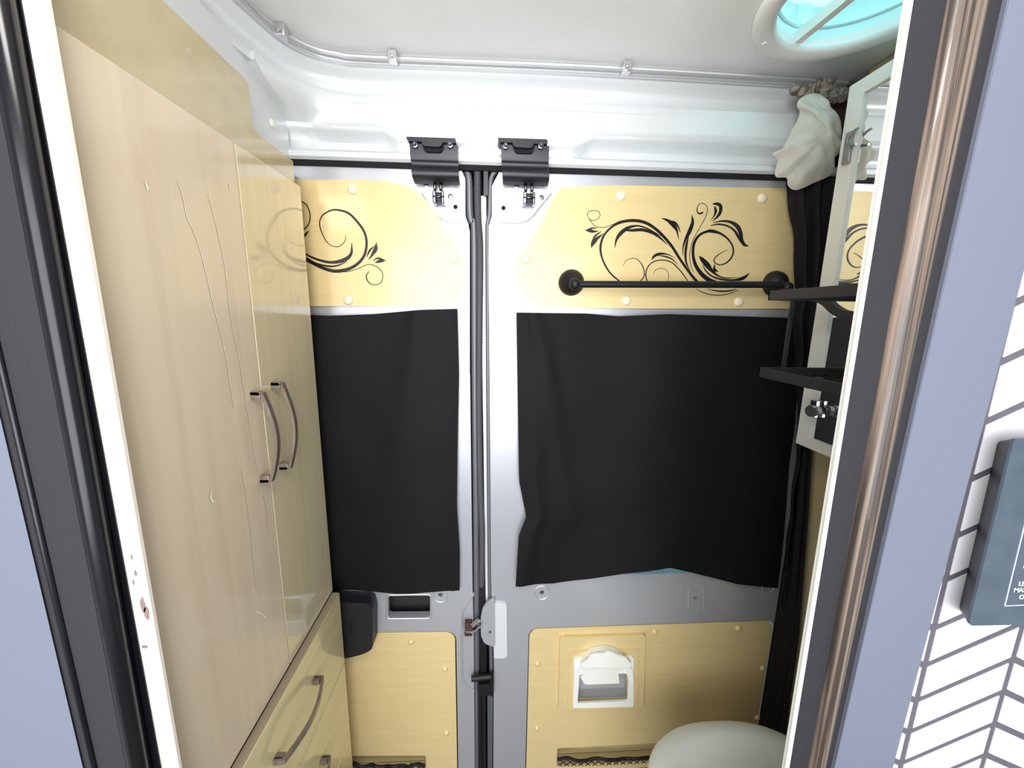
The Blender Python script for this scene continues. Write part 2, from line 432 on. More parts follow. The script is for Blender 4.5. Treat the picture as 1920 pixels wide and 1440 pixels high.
# door flanges that roll back into the seam
def flange(pts, r, mt, parent, Y, nm='rolled_flange'):
    P = smooth_path([onY(a, b, Y) for a, b in pts], 5)
    return obj(nm, tube_bm(P, r, 10), mt, parent)
flange([(872, 318), (879, 335), (881, 400), (885, 418), (889, 440), (890, 700), (893, 1050), (894, 1440)], 0.0080, FLANGE, d1, D+0.012)
flange([(929, 320), (920, 340), (918, 400), (914, 424), (914, 480), (915, 700), (918, 1090), (921, 1260), (920, 1440)], 0.0055, FLANGE, d2, D+0.006)
# pale weld flange beside the seal, then the seal itself
bm = bmesh.new()
sweep_rect_bm([onY(907, 368, D+0.012), onY(909, 700, D+0.012), onY(914, 1100, D+0.012), onY(915, 1150, D+0.012)], 0.011, 0.006, (1, 0, 0), bm)
obj('weld_flange', bm, SILVER_HI, d2)
obj('upper_seal_block', sweep_rect_bm([onY(911, 316, D+0.004), onY(911, 368, D+0.004)], 0.010, 0.014, (1, 0, 0)), BRACK, d2)
seal_pts = smooth_path([onY(a, b, D+0.006) for a, b in [(895, 310), (896, 400), (900, 470), (899, 600), (898, 750), (900, 900), (904, 1000), (903, 1100)]], 24)
bm = bmesh.new(); rings = []
P2 = []
for i in range(len(seal_pts)-1):
    for k in range(3): P2.append(seal_pts[i].lerp(seal_pts[i+1], k/3))
rad = [0.0078+(0.0007 if i % 3 == 0 else 0) for i in range(len(P2))]
st = thing('door_seal', 'ribbed grey rubber seal strip running down the gap between the two rear doors', 'door seal', onY(903, 1440, D+0.006))
obj('ribbed_strip', tube_bm(P2, rad, 12), RIB, st)
obj('black_lower_strip', sweep_rect_bm([onY(903, 1098, D+0.016), onY(903, 1200, D+0.018), onY(905, 1440, D+0.018), onY(905, 1520, D+0.018)], 0.020, 0.014, (1, 0, 0)), RUBBER, st)

# lock rod with its guide block below the catch
lr = thing('lock_rod', 'black lock rod with square guide block low in the seam between the rear doors', 'lock rod', onY(905, 1440, D-0.01))
v = onY(905, 1275, D-0.012)
a0, a1 = onY(884, 1272, D-0.014), onY(921, 1268, D-0.014)
obj('pivot_barrel', tube_bm([a0, a1], 0.0085, 16), BLACKMET, lr)
obj('pivot_cap', tube_bm([onY(922, 1262, D-0.014), onY(922, 1302, D-0.014)], 0.006, 12), BLACKMET, lr)
b0, b1 = onY(896, 1280, D-0.008), onY(922, 1300, D-0.008)
obj('guide_block', box_bm(b0.x, b1.x, D-0.016, D+0.004, b1.z, b0.z, 0.002), BLACKMET, lr)
obj('upper_rod', tube_bm([onY(908, 1180, D+0.002), onY(907, 1265, D+0.002)], 0.0085, 12), BLACKMET, lr)
obj('rod', tube_bm([onY(900, 1298, D), onY(901, 1500, D)], 0.0055, 12), BLACKMET, lr)
obj('rod', tube_bm([onY(916, 1298, D), onY(917, 1500, D)], 0.0045, 12), STEEL, lr)

# catch: chrome hook on the left, pressed white-silver plate on the right
ck = thing('door_catch', 'chrome hook catch on the left rear door beside the seam', 'door catch', onY(885, 1186, D-0.01))
v0, v1 = onY(871, 1163, D-0.006), onY(886, 1186, D-0.006)
obj('hook_head', box_bm(v0.x, v1.x, D-0.020, D-0.001, v1.z, v0.z, 0.003), MAROON, ck)
sp = [onY(a, b, D-0.024) for a, b in [(875, 1183), (884, 1183), (892, 1180), (896, 1176), (903, 1172)]]
obj('hook_bar', sweep_rect_bm(smooth_path(sp, 5), 0.008, 0.006, (0, 1, 0)), CHROME, ck)
obj('hook_collar', tube_bm([onY(886, 1173, D-0.02), onY(898, 1163, D-0.02)], 0.006, 12), CHROME, ck)
obj('hook_rim', tube_bm([onY(871, 1165, D-0.021), onY(872, 1184, D-0.021), onY(885, 1186, D-0.021)], 0.0022, 8), CHROME, ck)
lp = thing('latch_plate', 'pressed silver latch plate with one dark hole on the right rear door beside the seam', 'latch plate', onY(925, 1230, D-0.004))
pl = rounded(pY([(926, 1128), (950, 1130), (951, 1228), (945, 1232), (926, 1232)], D), 0.006)
slab('plate', pl, [], 'Y', D-0.005, 0.005, SILVER_HI, lp, bev=0.0018)
pl = rounded(pY([(905, 1140), (914, 1127), (927, 1121), (928, 1212), (918, 1210), (908, 1205), (902, 1192), (901, 1160)], D-0.01), 0.008)
slab('latch_tongue', pl, [c_at(919, 1179, 0.0045)[::-1]], 'Y', D-0.012, 0.008, SILVER, lp, bev=0.0025)
for q in ((943, 1140), (943, 1165), (943, 1188), (941, 1222)):
    obj('pressed_dimple', lathe_bm([(0.002, 0), (0.0015, 0.0008), (0, 0.001)], onY(q[0], q[1], D-0.003), (0, -1, 0), 12), STEEL, lp)

# ------------------------------------------------------------------ gold panels
def screw_cap(px, py, Y, parent, r=0.0115, mt=CREAM):
    v = onY(px, py, Y)
    return obj('screw_cap', lathe_bm([(r, 0), (r*0.98, 0.0016), (r*0.8, 0.0042), (r*0.45, 0.0058), (0, 0.0064)], v, (0, -1, 0), 20), mt, parent, 60)
def ribbon_mesh(strokes, tf, Y, t=0.0007):
    bm = bmesh.new()
    for pts, ws in strokes:
        if not isinstance(ws, (list, tuple)): ws = [ws*0.6]+[ws]*(len(pts)-2)+[ws*0.6]
        P3 = smooth_path([Vector((p[0], p[1], w)) for p, w in zip(pts, ws)], 8)
        L = []; R_ = []
        for i, p in enumerate(P3):
            d = (P3[min(i+1, len(P3)-1)]-P3[max(i-1, 0)]); d = Vector((d.x, d.y)); d = d.normalized() if d.length > 0 else Vector((1, 0))
            n_ = Vector((-d.y, d.x)); w = max(p.z, 1.2)*0.5
            for lst, s in ((L, 1), (R_, -1)):
                q = tf(p.x+n_.x*w*s, p.y+n_.y*w*s); v = onY(q[0], q[1], Y)
                lst.append((bm.verts.new((v.x, Y, v.z)), bm.verts.new((v.x, Y+t, v.z))))
        for i in range(len(P3)-1):
            bm.faces.new((L[i][0], R_[i][0], R_[i+1][0], L[i+1][0]))
            bm.faces.new((L[i][0], L[i+1][0], L[i+1][1], L[i][1]))
            bm.faces.new((R_[i][0], R_[i][1], R_[i+1][1], R_[i+1][0]))
    return bm
PY = D-0.006
# left upper panel
ul = rounded(pY([(500, 336), (716, 338), (778, 352), (822, 402), (868, 480), (874, 520), (862, 556), (838, 572), (800, 574), (500, 574)], PY), [0, 0.02, 0.06, 0.06, 0.04, 0.04, 0.03, 0.02, 0.01, 0], 8)
t = thing('upper_door_panel', 'gold upper panel with small black scroll decal on the left rear door, beside the wardrobe', 'door panel', onY(700, 574, PY), 'gold panels on the rear doors')
slab('panel_board', ul, [], 'Y', PY, 0.005, GOLD, t, bev=0.0012)
for q in ((661, 355), (851, 484), (653, 563)): screw_cap(q[0], q[1], PY, t)
tfL = lambda x, y: (x/3.4286+400, y/3.4286+260)
LS = [([(850, 620), (845, 660), (800, 695), (740, 675), (700, 610), (683, 545), (700, 495), (750, 463), (800, 458), (870, 480), (930, 540), (970, 600), (985, 670), (970, 750), (920, 810), (850, 843), (770, 850), (690, 825), (600, 780), (520, 730), (450, 660)],
       [3, 4, 5, 5, 6, 7, 8, 10, 12, 14, 15, 15, 15, 17, 19, 22, 22, 20, 18, 14, 4]),
      ([(890, 670), (885, 740), (840, 780), (760, 795), (680, 780), (600, 745), (540, 700)], [3, 18, 26, 18, 14, 10, 4]),
      ([(860, 790), (800, 815), (740, 820), (660, 800), (600, 765)], [3, 10, 12, 8, 6]),
      ([(770, 855), (860, 855), (930, 835), (1000, 808), (1060, 830), (1088, 870), (1080, 920), (1040, 940), (1000, 925), (983, 885), (1000, 853)], [3, 4, 4, 4, 5, 5, 5, 5, 6, 7, 4]),
      ([(1048, 668), (1042, 710), (1022, 745), (998, 778)], [3, 26, 16, 3]), ([(1035, 690), (1005, 720), (985, 762)], [3, 13, 3]),
      ([(1107, 782), (1075, 785), (1040, 798)], [3, 24, 4]), ([(1100, 780), (1060, 768), (1025, 785)], [3, 11, 3]),
      ([(540, 400), (570, 405), (602, 430), (622, 490), (612, 550), (580, 582), (540, 585)], [6, 7, 7, 7, 7, 6, 4]), ([(614, 592), (592, 616), (570, 640)], [3, 15, 12])]
obj('scroll_decal', ribbon_mesh(LS, tfL, PY-0.0006), INK, t, 0)
# right upper panel
ur = rounded(pY([(1052, 352), (1140, 347), (1520, 354), (1520, 579), (1040, 578), (995, 568), (966, 530), (966, 490), (990, 460), (1040, 366)], PY), [0.05, 0.02, 0, 0, 0.03, 0.05, 0.04, 0.03, 0.04, 0.05], 8)
t = thing('upper_door_panel', 'gold upper panel with large black floral scroll decal on the right rear door', 'door panel', onY(1250, 579, PY), 'gold panels on the rear doors')
slab('panel_board', ur, [], 'Y', PY, 0.005, GOLD, t, bev=0.0012)
for q in ((1164, 367), (1429, 372), (986, 486), (1174, 564), (1385, 566)): screw_cap(q[0], q[1], PY, t)
tfR = lambda x, y: (x/4.8+1060, y/4.8+360)
RS = [([(540, 850), (490, 805), (420, 745), (370, 680), (330, 590), (316, 510), (330, 430), (370, 360), (440, 300), (530, 265), (640, 258), (730, 280), (810, 330), (880, 395), (960, 490), (1030, 600), (1100, 700), (1180, 800), (1250, 850)],
       [8, 12, 14, 16, 16, 20, 20, 18, 20, 24, 28, 28, 26, 26, 24, 22, 22, 24, 20]),
      ([(212, 245), (198, 200), (225, 172), (280, 168), (312, 195), (300, 235), (260, 255), (225, 250), (215, 240), (250, 290), (290, 315), (350, 318), (420, 295), (500, 260), (600, 245), (660, 250)], 5),
      ([(445, 505), (460, 430), (500, 370), (560, 325), (640, 304), (720, 320), (800, 360), (860, 395)], [3, 20, 34, 30, 16, 12, 8, 3]),
      ([(530, 345), (600, 345), (690, 340), (780, 365), (850, 410), (920, 475)], [4, 24, 28, 26, 18, 3]),
      ([(865, 235), (920, 255), (975, 300), (1005, 350), (1020, 425)], [3, 24, 38, 18, 3]), ([(940, 255), (990, 275), (1020, 320), (1035, 365)], [3, 16, 12, 3]),
      ([(1138, 205), (1146, 270), (1120, 350), (1085, 420), (1062, 490), (1058, 575)], [3, 26, 34, 22, 12, 3]), ([(1110, 400), (1092, 470), (1082, 560), (1090, 640), (1125, 710)], [4, 20, 20, 14, 3]),
      ([(1240, 180), (1215, 195), (1190, 180), (1188, 140), (1210, 108), (1250, 105), (1278, 140), (1272, 200), (1245, 260), (1200, 340), (1150, 430), (1125, 520), (1120, 600), (1140, 690), (1165, 730)],
       [14, 14, 10, 7, 6, 5, 5, 5, 5, 5, 5, 5, 5, 4, 3]),
      ([(1325, 108), (1362, 106), (1395, 122), (1398, 170), (1375, 215), (1325, 262)], [6, 26, 30, 28, 22, 3]), ([(1345, 130), (1354, 170), (1342, 210), (1308, 256)], [12, 24, 12, 3]),
      ([(1330, 278), (1400, 262), (1480, 268), (1545, 305), (1575, 360), (1588, 430), (1612, 474), (1652, 488)], [4, 14, 24, 38, 36, 30, 26, 3]),
      ([(1308, 302), (1380, 290), (1460, 305), (1520, 345), (1555, 400), (1580, 455)], [6, 14, 16, 20, 22, 6]),
      ([(1420, 850), (1360, 822), (1290, 790), (1220, 730), (1170, 650), (1150, 560), (1160, 460), (1205, 390), (1270, 357), (1320, 352), (1400, 375), (1470, 430), (1510, 500), (1505, 570), (1460, 630), (1400, 655), (1350, 640), (1340, 605), (1370, 570), (1420, 540), (1460, 520)],
       [20, 40, 40, 36, 30, 24, 24, 22, 22, 30, 20, 16, 14, 14, 12, 10, 9, 8, 8, 5, 3]),
      ([(1205, 576), (1235, 610), (1280, 660), (1320, 710), (1380, 755), (1450, 775), (1550, 768)], [3, 38, 48, 28, 14, 10, 3]),
      ([(1232, 650), (1270, 715), (1330, 762), (1420, 788), (1520, 792), (1600, 775), (1658, 730)], [3, 12, 14, 16, 18, 30, 4]),
      ([(1345, 650), (1340, 685), (1350, 705), (1380, 716)], [4, 20, 24, 3]),
      ([(1180, 870), (1240, 905), (1320, 925), (1400, 928), (1490, 910), (1560, 880)], [4, 6, 7, 7, 6, 4]), ([(1280, 872), (1380, 892), (1470, 890), (1540, 875)], [4, 12, 12, 4]),
      ([(778, 612), (800, 578), (850, 556), (920, 562), (985, 592)], [4, 22, 22, 10, 3]), ([(830, 572), (900, 580), (960, 605), (1012, 650)], [3, 12, 10, 3]),
      ([(745, 850), (735, 805), (725, 745), (740, 680), (790, 630), (870, 612), (950, 630), (1010, 680), (1060, 740), (1110, 810)], 9),
      ([(520, 665), (545, 620), (600, 597), (650, 608), (690, 655), (712, 720), (705, 765), (670, 808)], [3, 4, 5, 6, 8, 9, 9, 8]),
      ([(790, 740), (810, 705), (860, 685), (905, 700), (930, 745), (925, 805)], 4),
      ([(180, 345), (215, 345), (250, 355), (300, 352)], [3, 32, 24, 3]), ([(205, 335), (240, 325), (290, 325)], [3, 14, 3]),
      ([(232, 502), (252, 455), (290, 415), (345, 375)], [3, 38, 26, 3]), ([(240, 440), (270, 395), (325, 352)], [3, 18, 3])]
obj('floral_decal', ribbon_mesh(RS, tfR, PY-0.0006), INK, t, 0)
# lower panels with pocket openings
def qz(tl, tr, Y, zb, rl=0.0, rr=0.0):
    a, b = onY(*tl, Y), onY(*tr, Y)
    return rounded([(a.x, zb), (a.x, a.z), (b.x, b.z), (b.x, zb)], [0, rl, rr, 0])
LY = D+0.001
pkL = qz((600, 1418), (798, 1417), LY, -1.38, 0, 0.006)
t = thing('lower_door_panel', 'gold lower panel on the left rear door, narrow, behind the drawers', 'door panel', onY(750, 1440, LY), 'gold panels on the rear doors')
slab('panel_board', lowL, [pkL[::-1]], 'Y', LY, 0.006, GOLD, t, bev=0.002)
for q in ((771, 1203), (834, 1254), (837, 1374)): screw_cap(q[0], q[1], LY, t, 0.009, GOLD)
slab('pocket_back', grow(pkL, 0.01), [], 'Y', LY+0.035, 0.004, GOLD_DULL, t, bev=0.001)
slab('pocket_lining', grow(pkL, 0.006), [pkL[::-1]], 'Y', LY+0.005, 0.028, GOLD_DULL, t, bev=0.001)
pkR = qz((1045, 1403), (1400, 1385), LY, -1.38, 0.006, 0.006)
t = thing('lower_door_panel', 'gold lower panel on the right rear door holding the paper roll holder', 'door panel', onY(1220, 1440, LY), 'gold panels on the rear doors')
hb = rounded(pY([(1080, 1228), (1172, 1226), (1176, 1310), (1080, 1312)], LY), 0.008)
slab('panel_board', lowR, [pkR[::-1], hb[::-1]], 'Y', LY, 0.006, GOLD, t, bev=0.002)
for q in ((1228, 1185), (1384, 1178), (1008, 1244), (1430, 1253), (1007, 1365), (1420, 1346)): screw_cap(q[0], q[1], LY, t, 0.009, GOLD)
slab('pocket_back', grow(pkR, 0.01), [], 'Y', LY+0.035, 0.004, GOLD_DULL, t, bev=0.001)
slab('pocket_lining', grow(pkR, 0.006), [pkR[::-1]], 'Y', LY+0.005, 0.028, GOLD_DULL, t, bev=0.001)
def net(px0, px1, pytop, label):
    bm = bmesh.new()
    a, b = onY(px0, pytop, LY-0.004), onY(px1, pytop-8 if px1 > 1000 else pytop, LY-0.004)
    n = 14
    edge = [a.lerp(b, k/n)+Vector((0, 0.003*math.sin(k*2.1), -0.006*math.sin(k/n*PI)+0.003*math.sin(k*1.7))) for k in range(n+1)]
    tn = thing('net_pocket', label, 'net', (a.x*0.5+b.x*0.5, LY, -1.36))
    obj('elastic_band', tube_bm(smooth_path(edge, 3), 0.0045, 8), BLACKMET, tn)
    st_ = 0.022; zb = -1.38
    x = a.x-0.3
    while x < b.x+0.3:
        for s in (1, -1):
            pts = []
            for k in range(40):
                z = a.z-0.003-k*0.005; xx = x+s*(k*0.006)
                if a.x <= xx <= b.x and z > zb: pts.append((xx, LY-0.003-0.004*math.sin((xx-a.x)/(b.x-a.x)*PI), z))
            if len(pts) > 1: tube_bm(pts, 0.0011, 5, bm)
        x += st_
    obj('mesh_net', bm, BLACKMET, tn)
net(655, 797, 1434, 'black elastic net pocket at the foot of the left rear door')
net(1045, 1300, 1424, 'black elastic net pocket at the foot of the right rear door, beside the toilet')

# paper roll holder
ph = thing('paper_roll_holder', 'white recessed paper roll holder with domed lid in the lower gold panel', 'paper holder', onY(1127, 1325, LY-0.01))
o1 = rounded(pY([(1049, 1190), (1208, 1185), (1204, 1322), (1046, 1328)], LY), 0.012)
i1 = rounded(pY([(1065, 1214), (1194, 1209), (1192, 1318), (1062, 1322)], LY), 0.008)
slab('gold_surround', o1, [hb[::-1]], 'Y', LY-0.011, 0.011, GOLD, ph, bev=0.004)
i2 = rounded(pY([(1074, 1223), (1184, 1221), (1184, 1314), (1072, 1316)], LY), 0.008)
slab('gold_inner_surround', i1, [hb[::-1]], 'Y', LY-0.015, 0.006, GOLD, ph, bev=0.002)
hb2 = rounded(pY([(1084, 1254), (1174, 1252), (1173, 1303), (1080, 1307)], LY), 0.005)
slab('white_frame', i2, [hb2[::-1]], 'Y', LY-0.019, 0.006, WHITE, ph, bev=0.002)
# recess box
v0, v1 = onY(1080, 1250, LY), onY(1178, 1310, LY)
bm = box_bm(v0.x-0.002, v1.x+0.002, LY+0.035, LY+0.04, v1.z, v0.z)
for q in ((v0.x-0.004, v0.x, v1.z, v0.z), (v1.x, v1.x+0.004, v1.z, v0.z), (v0.x, v1.x, v0.z, v0.z+0.004), (v0.x, v1.x, v1.z-0.004, v1.z)):
    box_bm(q[0], q[1], LY-0.008, LY+0.04, q[2], q[3], bm=bm)
obj('recess', bm, HOLDERGREY, ph)
dome = [(1089, 1252), (1091, 1243), (1098, 1234), (1110, 1225), (1124, 1221), (1140, 1220), (1156, 1224), (1170, 1231), (1180, 1243), (1182, 1252)]
slab('domed_lid', pY(dome, LY-0.03), [], 'Y', LY-0.034, 0.022, WHITE, ph, bev=0.005)
slab('lid_cheek', rounded(pY([(1173, 1250), (1183, 1250), (1187, 1268), (1186, 1284), (1179, 1287), (1176, 1270)], LY-0.02), 0.004), [], 'Y', LY-0.026, 0.014, WHITE, ph, bev=0.002)
slab('lid_cheek', rounded(pY([(1076, 1252), (1084, 1252), (1085, 1285), (1082, 1293), (1076, 1293)], LY-0.02), 0.003), [], 'Y', LY-0.022, 0.012, WHITE, ph, bev=0.002)
slab('roller_bar', rounded(pY([(1087, 1266), (1096, 1258), (1158, 1256), (1160, 1278), (1100, 1280), (1095, 1279)], LY-0.008), 0.002), [], 'Y', LY-0.014, 0.016, WHITE, ph, bev=0.002)

# ------------------------------------------------------------------ towel bar
tb = thing('towel_bar', 'matt black towel bar with round domed mounts across the right floral panel', 'towel bar', onY(1260, 545, D-0.04))
e0, e1 = onY(1076, 533, 0.90), onY(1465, 534, 0.90)
obj('bar', tube_bm([e0, e1], 0.0078, 16), BLACKMET, tb)
for q in ((1071, 530), (1452, 532)):
    c = onY(q[0], q[1], PY)
    obj('domed_mount', lathe_bm([(0.031, 0), (0.031, 0.003), (0.028, 0.012), (0.020, 0.022), (0.011, 0.028), (0.010, 0.030)], c, (0, -1, 0), 28), BLACKMET, tb, 60)
    e = Vector((c.x+0.003, 0.90, e0.z)); bm = tube_bm([c+Vector((0, -0.026, 0)), Vector((c.x, 0.905, e0.z))], 0.0085, 14)
    bmesh.ops.create_uvsphere(bm, u_segments=16, v_segments=10, radius=0.0135, matrix=Matrix.Translation((c.x, 0.90, e0.z)))
    obj('bar_socket', bm, BLACKMET, tb)

# ------------------------------------------------------------------ black window curtains
def interp(tab, v):
    if v <= tab[0][0]: return tab[0][1]
    for (a, b), (c, d) in zip(tab, tab[1:]):
        if v <= c: return b+(d-b)*(v-a)/(c-a)
    return tab[-1][1]
def cloth(name, xl, xr, yt, yb, Y, folds, label, n=70, m_=70):
    bm = bmesh.new(); g = []
    for j in range(m_+1):
        row = []
        for i in range(n+1):
            s = i/n; tt = j/m_
            x_top = xl[0][1]+(xr[0][1]-xl[0][1])*s
            y = interp(yt, x_top)*(1-tt)+interp(yb, x_top)*tt
            x = interp(xl, y)*(1-s)+interp(xr, y)*s
            w = folds(s, tt)
            v = onY(x, y, Y); row.append(bm.verts.new((v.x, Y-w, v.z)))
        g.append(row)
    for j in range(m_):
        for i in range(n): bm.faces.new((g[j][i], g[j][i+1], g[j+1][i+1], g[j+1][i]))
    r = bmesh.ops.solidify(bm, geom=bm.faces[:], thickness=0.0018)
    return tag(obj(name, bm, BLACKCLOTH, smooth=60), label, 'curtain', 'blackout curtains on the rear windows')
def foldL(s, t):
    w = 0.006+0.004*math.sin(3.0*s*PI+1.5*t)+0.003*noise.noise(Vector((s*4, t*5, 3)))
    w += 0.006*math.exp(-((s-0.75+0.25*t)/0.06)**2)*max(0, 1-t*1.6)
    w += 0.002*math.exp(-((s-0.96)/0.015)**2)
    return w
cloth('window_curtain', [(580, 560), (1200, 560)], [(578, 858), (700, 861), (850, 858), (950, 857), (1030, 862), (1110, 862)],
      [(560, 589), (620, 592), (700, 589), (790, 581), (858, 579)], [(560, 1108), (640, 1105), (740, 1109), (862, 1106)], 0.938, foldL, 'black blackout curtain over the narrow left rear window, beside the wardrobe')
def foldR(s, t):
    w = 0.006+0.004*math.sin(4*s*PI+2.0*t)+0.004*noise.noise(Vector((s*5, t*5, 8)))
    w += 0.008*math.exp(-((s-0.05-0.16*t**0.7)/0.035)**2)*max(0, 1-t)
    w += 0.012*math.exp(-((s-0.55)/0.25)**2)*t**3
    w += 0.007*math.exp(-((s-0.02-0.10*(1-t))/0.03)**2)*t
    w += 0.002*math.exp(-((s-0.06)/0.006)**2)
    return w
cloth('window_curtain', [(588, 968), (860, 972), (900, 973), (965, 986), (1000, 972), (1093, 966)],
      [(588, 1480), (700, 1492), (800, 1485), (870, 1474), (950, 1470), (1095, 1454)],
      [(968, 586), (1100, 588), (1160, 593), (1250, 589), (1480, 596)], [(966, 1093), (1040, 1093), (1110, 1082), (1180, 1067), (1262, 1056), (1330, 1075), (1400, 1091), (1480, 1098)],
      0.936, foldR, 'wide black blackout curtain over the right rear window, its lower edge lifted in the middle', 90, 80)

# ------------------------------------------------------------------ roof-latch brackets
def bracket(dx, dy, label, hole=(854, 388)):
    tilt = 0.0
    q = lambda a, b: (a+dx, b+dy+tilt*(a-815))
    Yb = 0.915
    t = thing('latch_bracket', label, 'bracket', onY(q(815, 380)[0], q(815, 380)[1], D-0.01), 'black latch brackets above the door seam')
    # bent plate: profile in (Y,z) swept along x between the two side edges
    xs0 = onY(*q(771, 300), Yb); xs1 = onY(*q(858, 300), Yb)
    z = lambda py: onY(q(815, py)[0], q(815, py)[1], Yb).z
    pr = [(0.940, z(266)), (0.915, z(270)), (0.912, z(276)), (0.914, z(298)), (0.918, z(304)), (0.918, z(311)), (0.911, z(317)), (0.907, z(324)), (0.909, z(332)), (0.918, z(337)), (0.936, z(340))]
    P = [Vector((0, a, b)) for a, b in pr]; P = smooth_path(P, 4)
    bm = bmesh.new(); rings = []
    for i, p in enumerate(P):
        tg = (P[min(i+1, len(P)-1)]-P[max(i-1, 0)]).normalized(); nn = Vector((0, -tg.z, tg.y)); th = 0.003
        f = i/(len(P)-1)
        xa = xs0.x-0.003+0.006*f; xb = xs1.x+0.003*f
        rings.append([bm.verts.new((x_, (p+nn*k).y, (p+nn*k).z)) for x_, k in ((xa, 0), (xb, 0), (xb, th), (xa, th))])
    for a, b in zip(rings, rings[1:]):
        for k in range(4): bm.faces.new((a[k], a[(k+1) % 4], b[(k+1) % 4], b[k]))
    bm.faces.new(rings[0][::-1]); bm.faces.new(rings[-1])
    obj('bent_plate', bm, BRACK, t, 40)
    fl = rounded(pY([q(763, 260), q(855, 263), q(856, 272), q(766, 268)], Yb), 0.003)
    slab('top_flange', fl, [], 'Y', 0.905, 0.035, BRACK, t, bev=0.0015)
    rc = rounded(pY([q(791, 264), q(833, 266), q(831, 281), q(826, 286), q(799, 285), q(794, 280)], 0.908), 0.004)
    slab('recess_tab', rc, [], 'Y', 0.9075, 0.006, GAP, t, bev=0.001)
    rc = rounded(pY([q(789, 262), q(831, 264), q(829, 273), q(824, 277), q(796, 275), q(792, 271)], 0.903), 0.003)
    slab('finger_tab', rc, [], 'Y', 0.899, 0.010, BRACK, t, bev=0.0015)
    for p in ((778, 272), (844, 272)):
        c = onY(*q(*p), 0.908)
        obj('bolt', lathe_bm([(0.0065, 0), (0.0065, 0.003), (0.004, 0.0035), (0.004, 0.008), (0.003, 0.009), (0, 0.009)], c, (0, -1, 0), 6), CLIP, t)
    for p in ((799, 346), (846, 344), (845, 369)):
        c = onY(*q(*p), D)
        obj('screw', lathe_bm([(0.0058, 0), (0.0058, 0.003), (0.0035, 0.0035), (0.0035, 0.001), (0, 0.001)], c, (0, -1, 0), 14), CLIP, t)
    c = onY(*hole, D)
    obj('drain_hole', lathe_bm([(0.005, 0), (0.005, 0.0008), (0, 0.001)], c, (0, -1, 0), 16), GAP, t)
    a, b = onY(*q(814, 339), 0.93), onY(*q(827, 358), 0.93)
    bm = tube_bm([(a.x+0.002, 0.93, a.z), (a.x+0.002, 0.925, b.z)], 0.0035, 10); tube_bm([(b.x, 0.93, a.z), (b.x, 0.925, b.z)], 0.0035, 10, bm)
    obj('clip_arm', bm, CLIP, t)
    a, b = onY(*q(811, 358), 0.92), onY(*q(833, 381), 0.92)
    bm = box_bm(a.x, a.x+0.008, 0.915, 0.945, b.z, a.z, 0.002); box_bm(b.x-0.006, b.x, 0.915, 0.945, b.z, a.z, 0.002, bm=bm)
    obj('clip_cheek', bm, CLIP, t)
    obj('clip_roller', box_bm(a.x+0.006, b.x-0.004, 0.919, 0.94, b.z+0.003, a.z-0.002, 0.003), BLACKMET, t)
    obj('clip_pin', tube_bm([(a.x, 0.9165, (a.z+b.z)/2), (b.x, 0.9165, (a.z+b.z)/2)], 0.0022, 8), CLIP, t)
bracket(0, 0, 'black bent-steel latch bracket with chrome clip, left of the door seam')
bracket(170, 2, 'black bent-steel latch bracket with chrome clip, right of the door seam', (944, 390))

# black cover on the left door beside the drawers
bc = thing('wiper_motor_cover', 'black rounded plastic cover low on the left rear door, half behind the drawers', 'cover', onY(660, 1225, 0.93))
pts = rounded(pY([(560, 1116), (690, 1121), (698, 1124), (703, 1140), (703, 1205), (690, 1213), (660, 1222), (560, 1232)], 0.925), [0, 0.02, 0.01, 0.01, 0.012, 0.02, 0.02, 0])
slab('cover_shell', pts, [], 'Y', 0.905, 0.044, RUBBER, bc, bev=0.008)
s0 = onY(658, 1178, 0.904)
obj('moulded_slot', box_bm(s0.x-0.002, s0.x+0.002, 0.9025, 0.906, s0.z-0.02, s0.z+0.025, 0.001), BLACKMET, bc)

# ------------------------------------------------------------------ curtain rail round the ceiling edge
rl = thing('curtain_rail', 'slim aluminium shower curtain rail bending round the left ceiling corner', 'curtain rail', (0.1, 0.93, 0.51))
rp = [Vector((x, y, 0.520)) for x, y in path]
inner = []
for i, p in enumerate(rp):
    tg = (rp[min(i+1, len(rp)-1)]-rp[max(i-1, 0)]).normalized(); inner.append(p+Vector((tg.y, -tg.x, 0))*0.004)
obj('rail', sweep_rect_bm(inner, 0.004, 0.010, (0, 0, 1)), ALU, rl)
obj('rail', sweep_rect_bm([p+Vector((0, 0, -0.009)) for p in inner], 0.003, 0.006, (0, 0, 1)), ALU, rl)
for q in ((527, 60), (736, 108), (1175, 128)):
    c = onZ(q[0], q[1], 0.518)
    obj('rail_clip', box_bm(c.x-0.009, c.x+0.009, c.y-0.007, c.y+0.012, 0.509, 0.530, 0.002), ALU, rl)
    obj('clip_screw', lathe_bm([(0.004, 0), (0.003, 0.002), (0, 0.003)], c+Vector((0, -0.007, 0.0)), (0, -1, 0), 12), CHROME, rl)

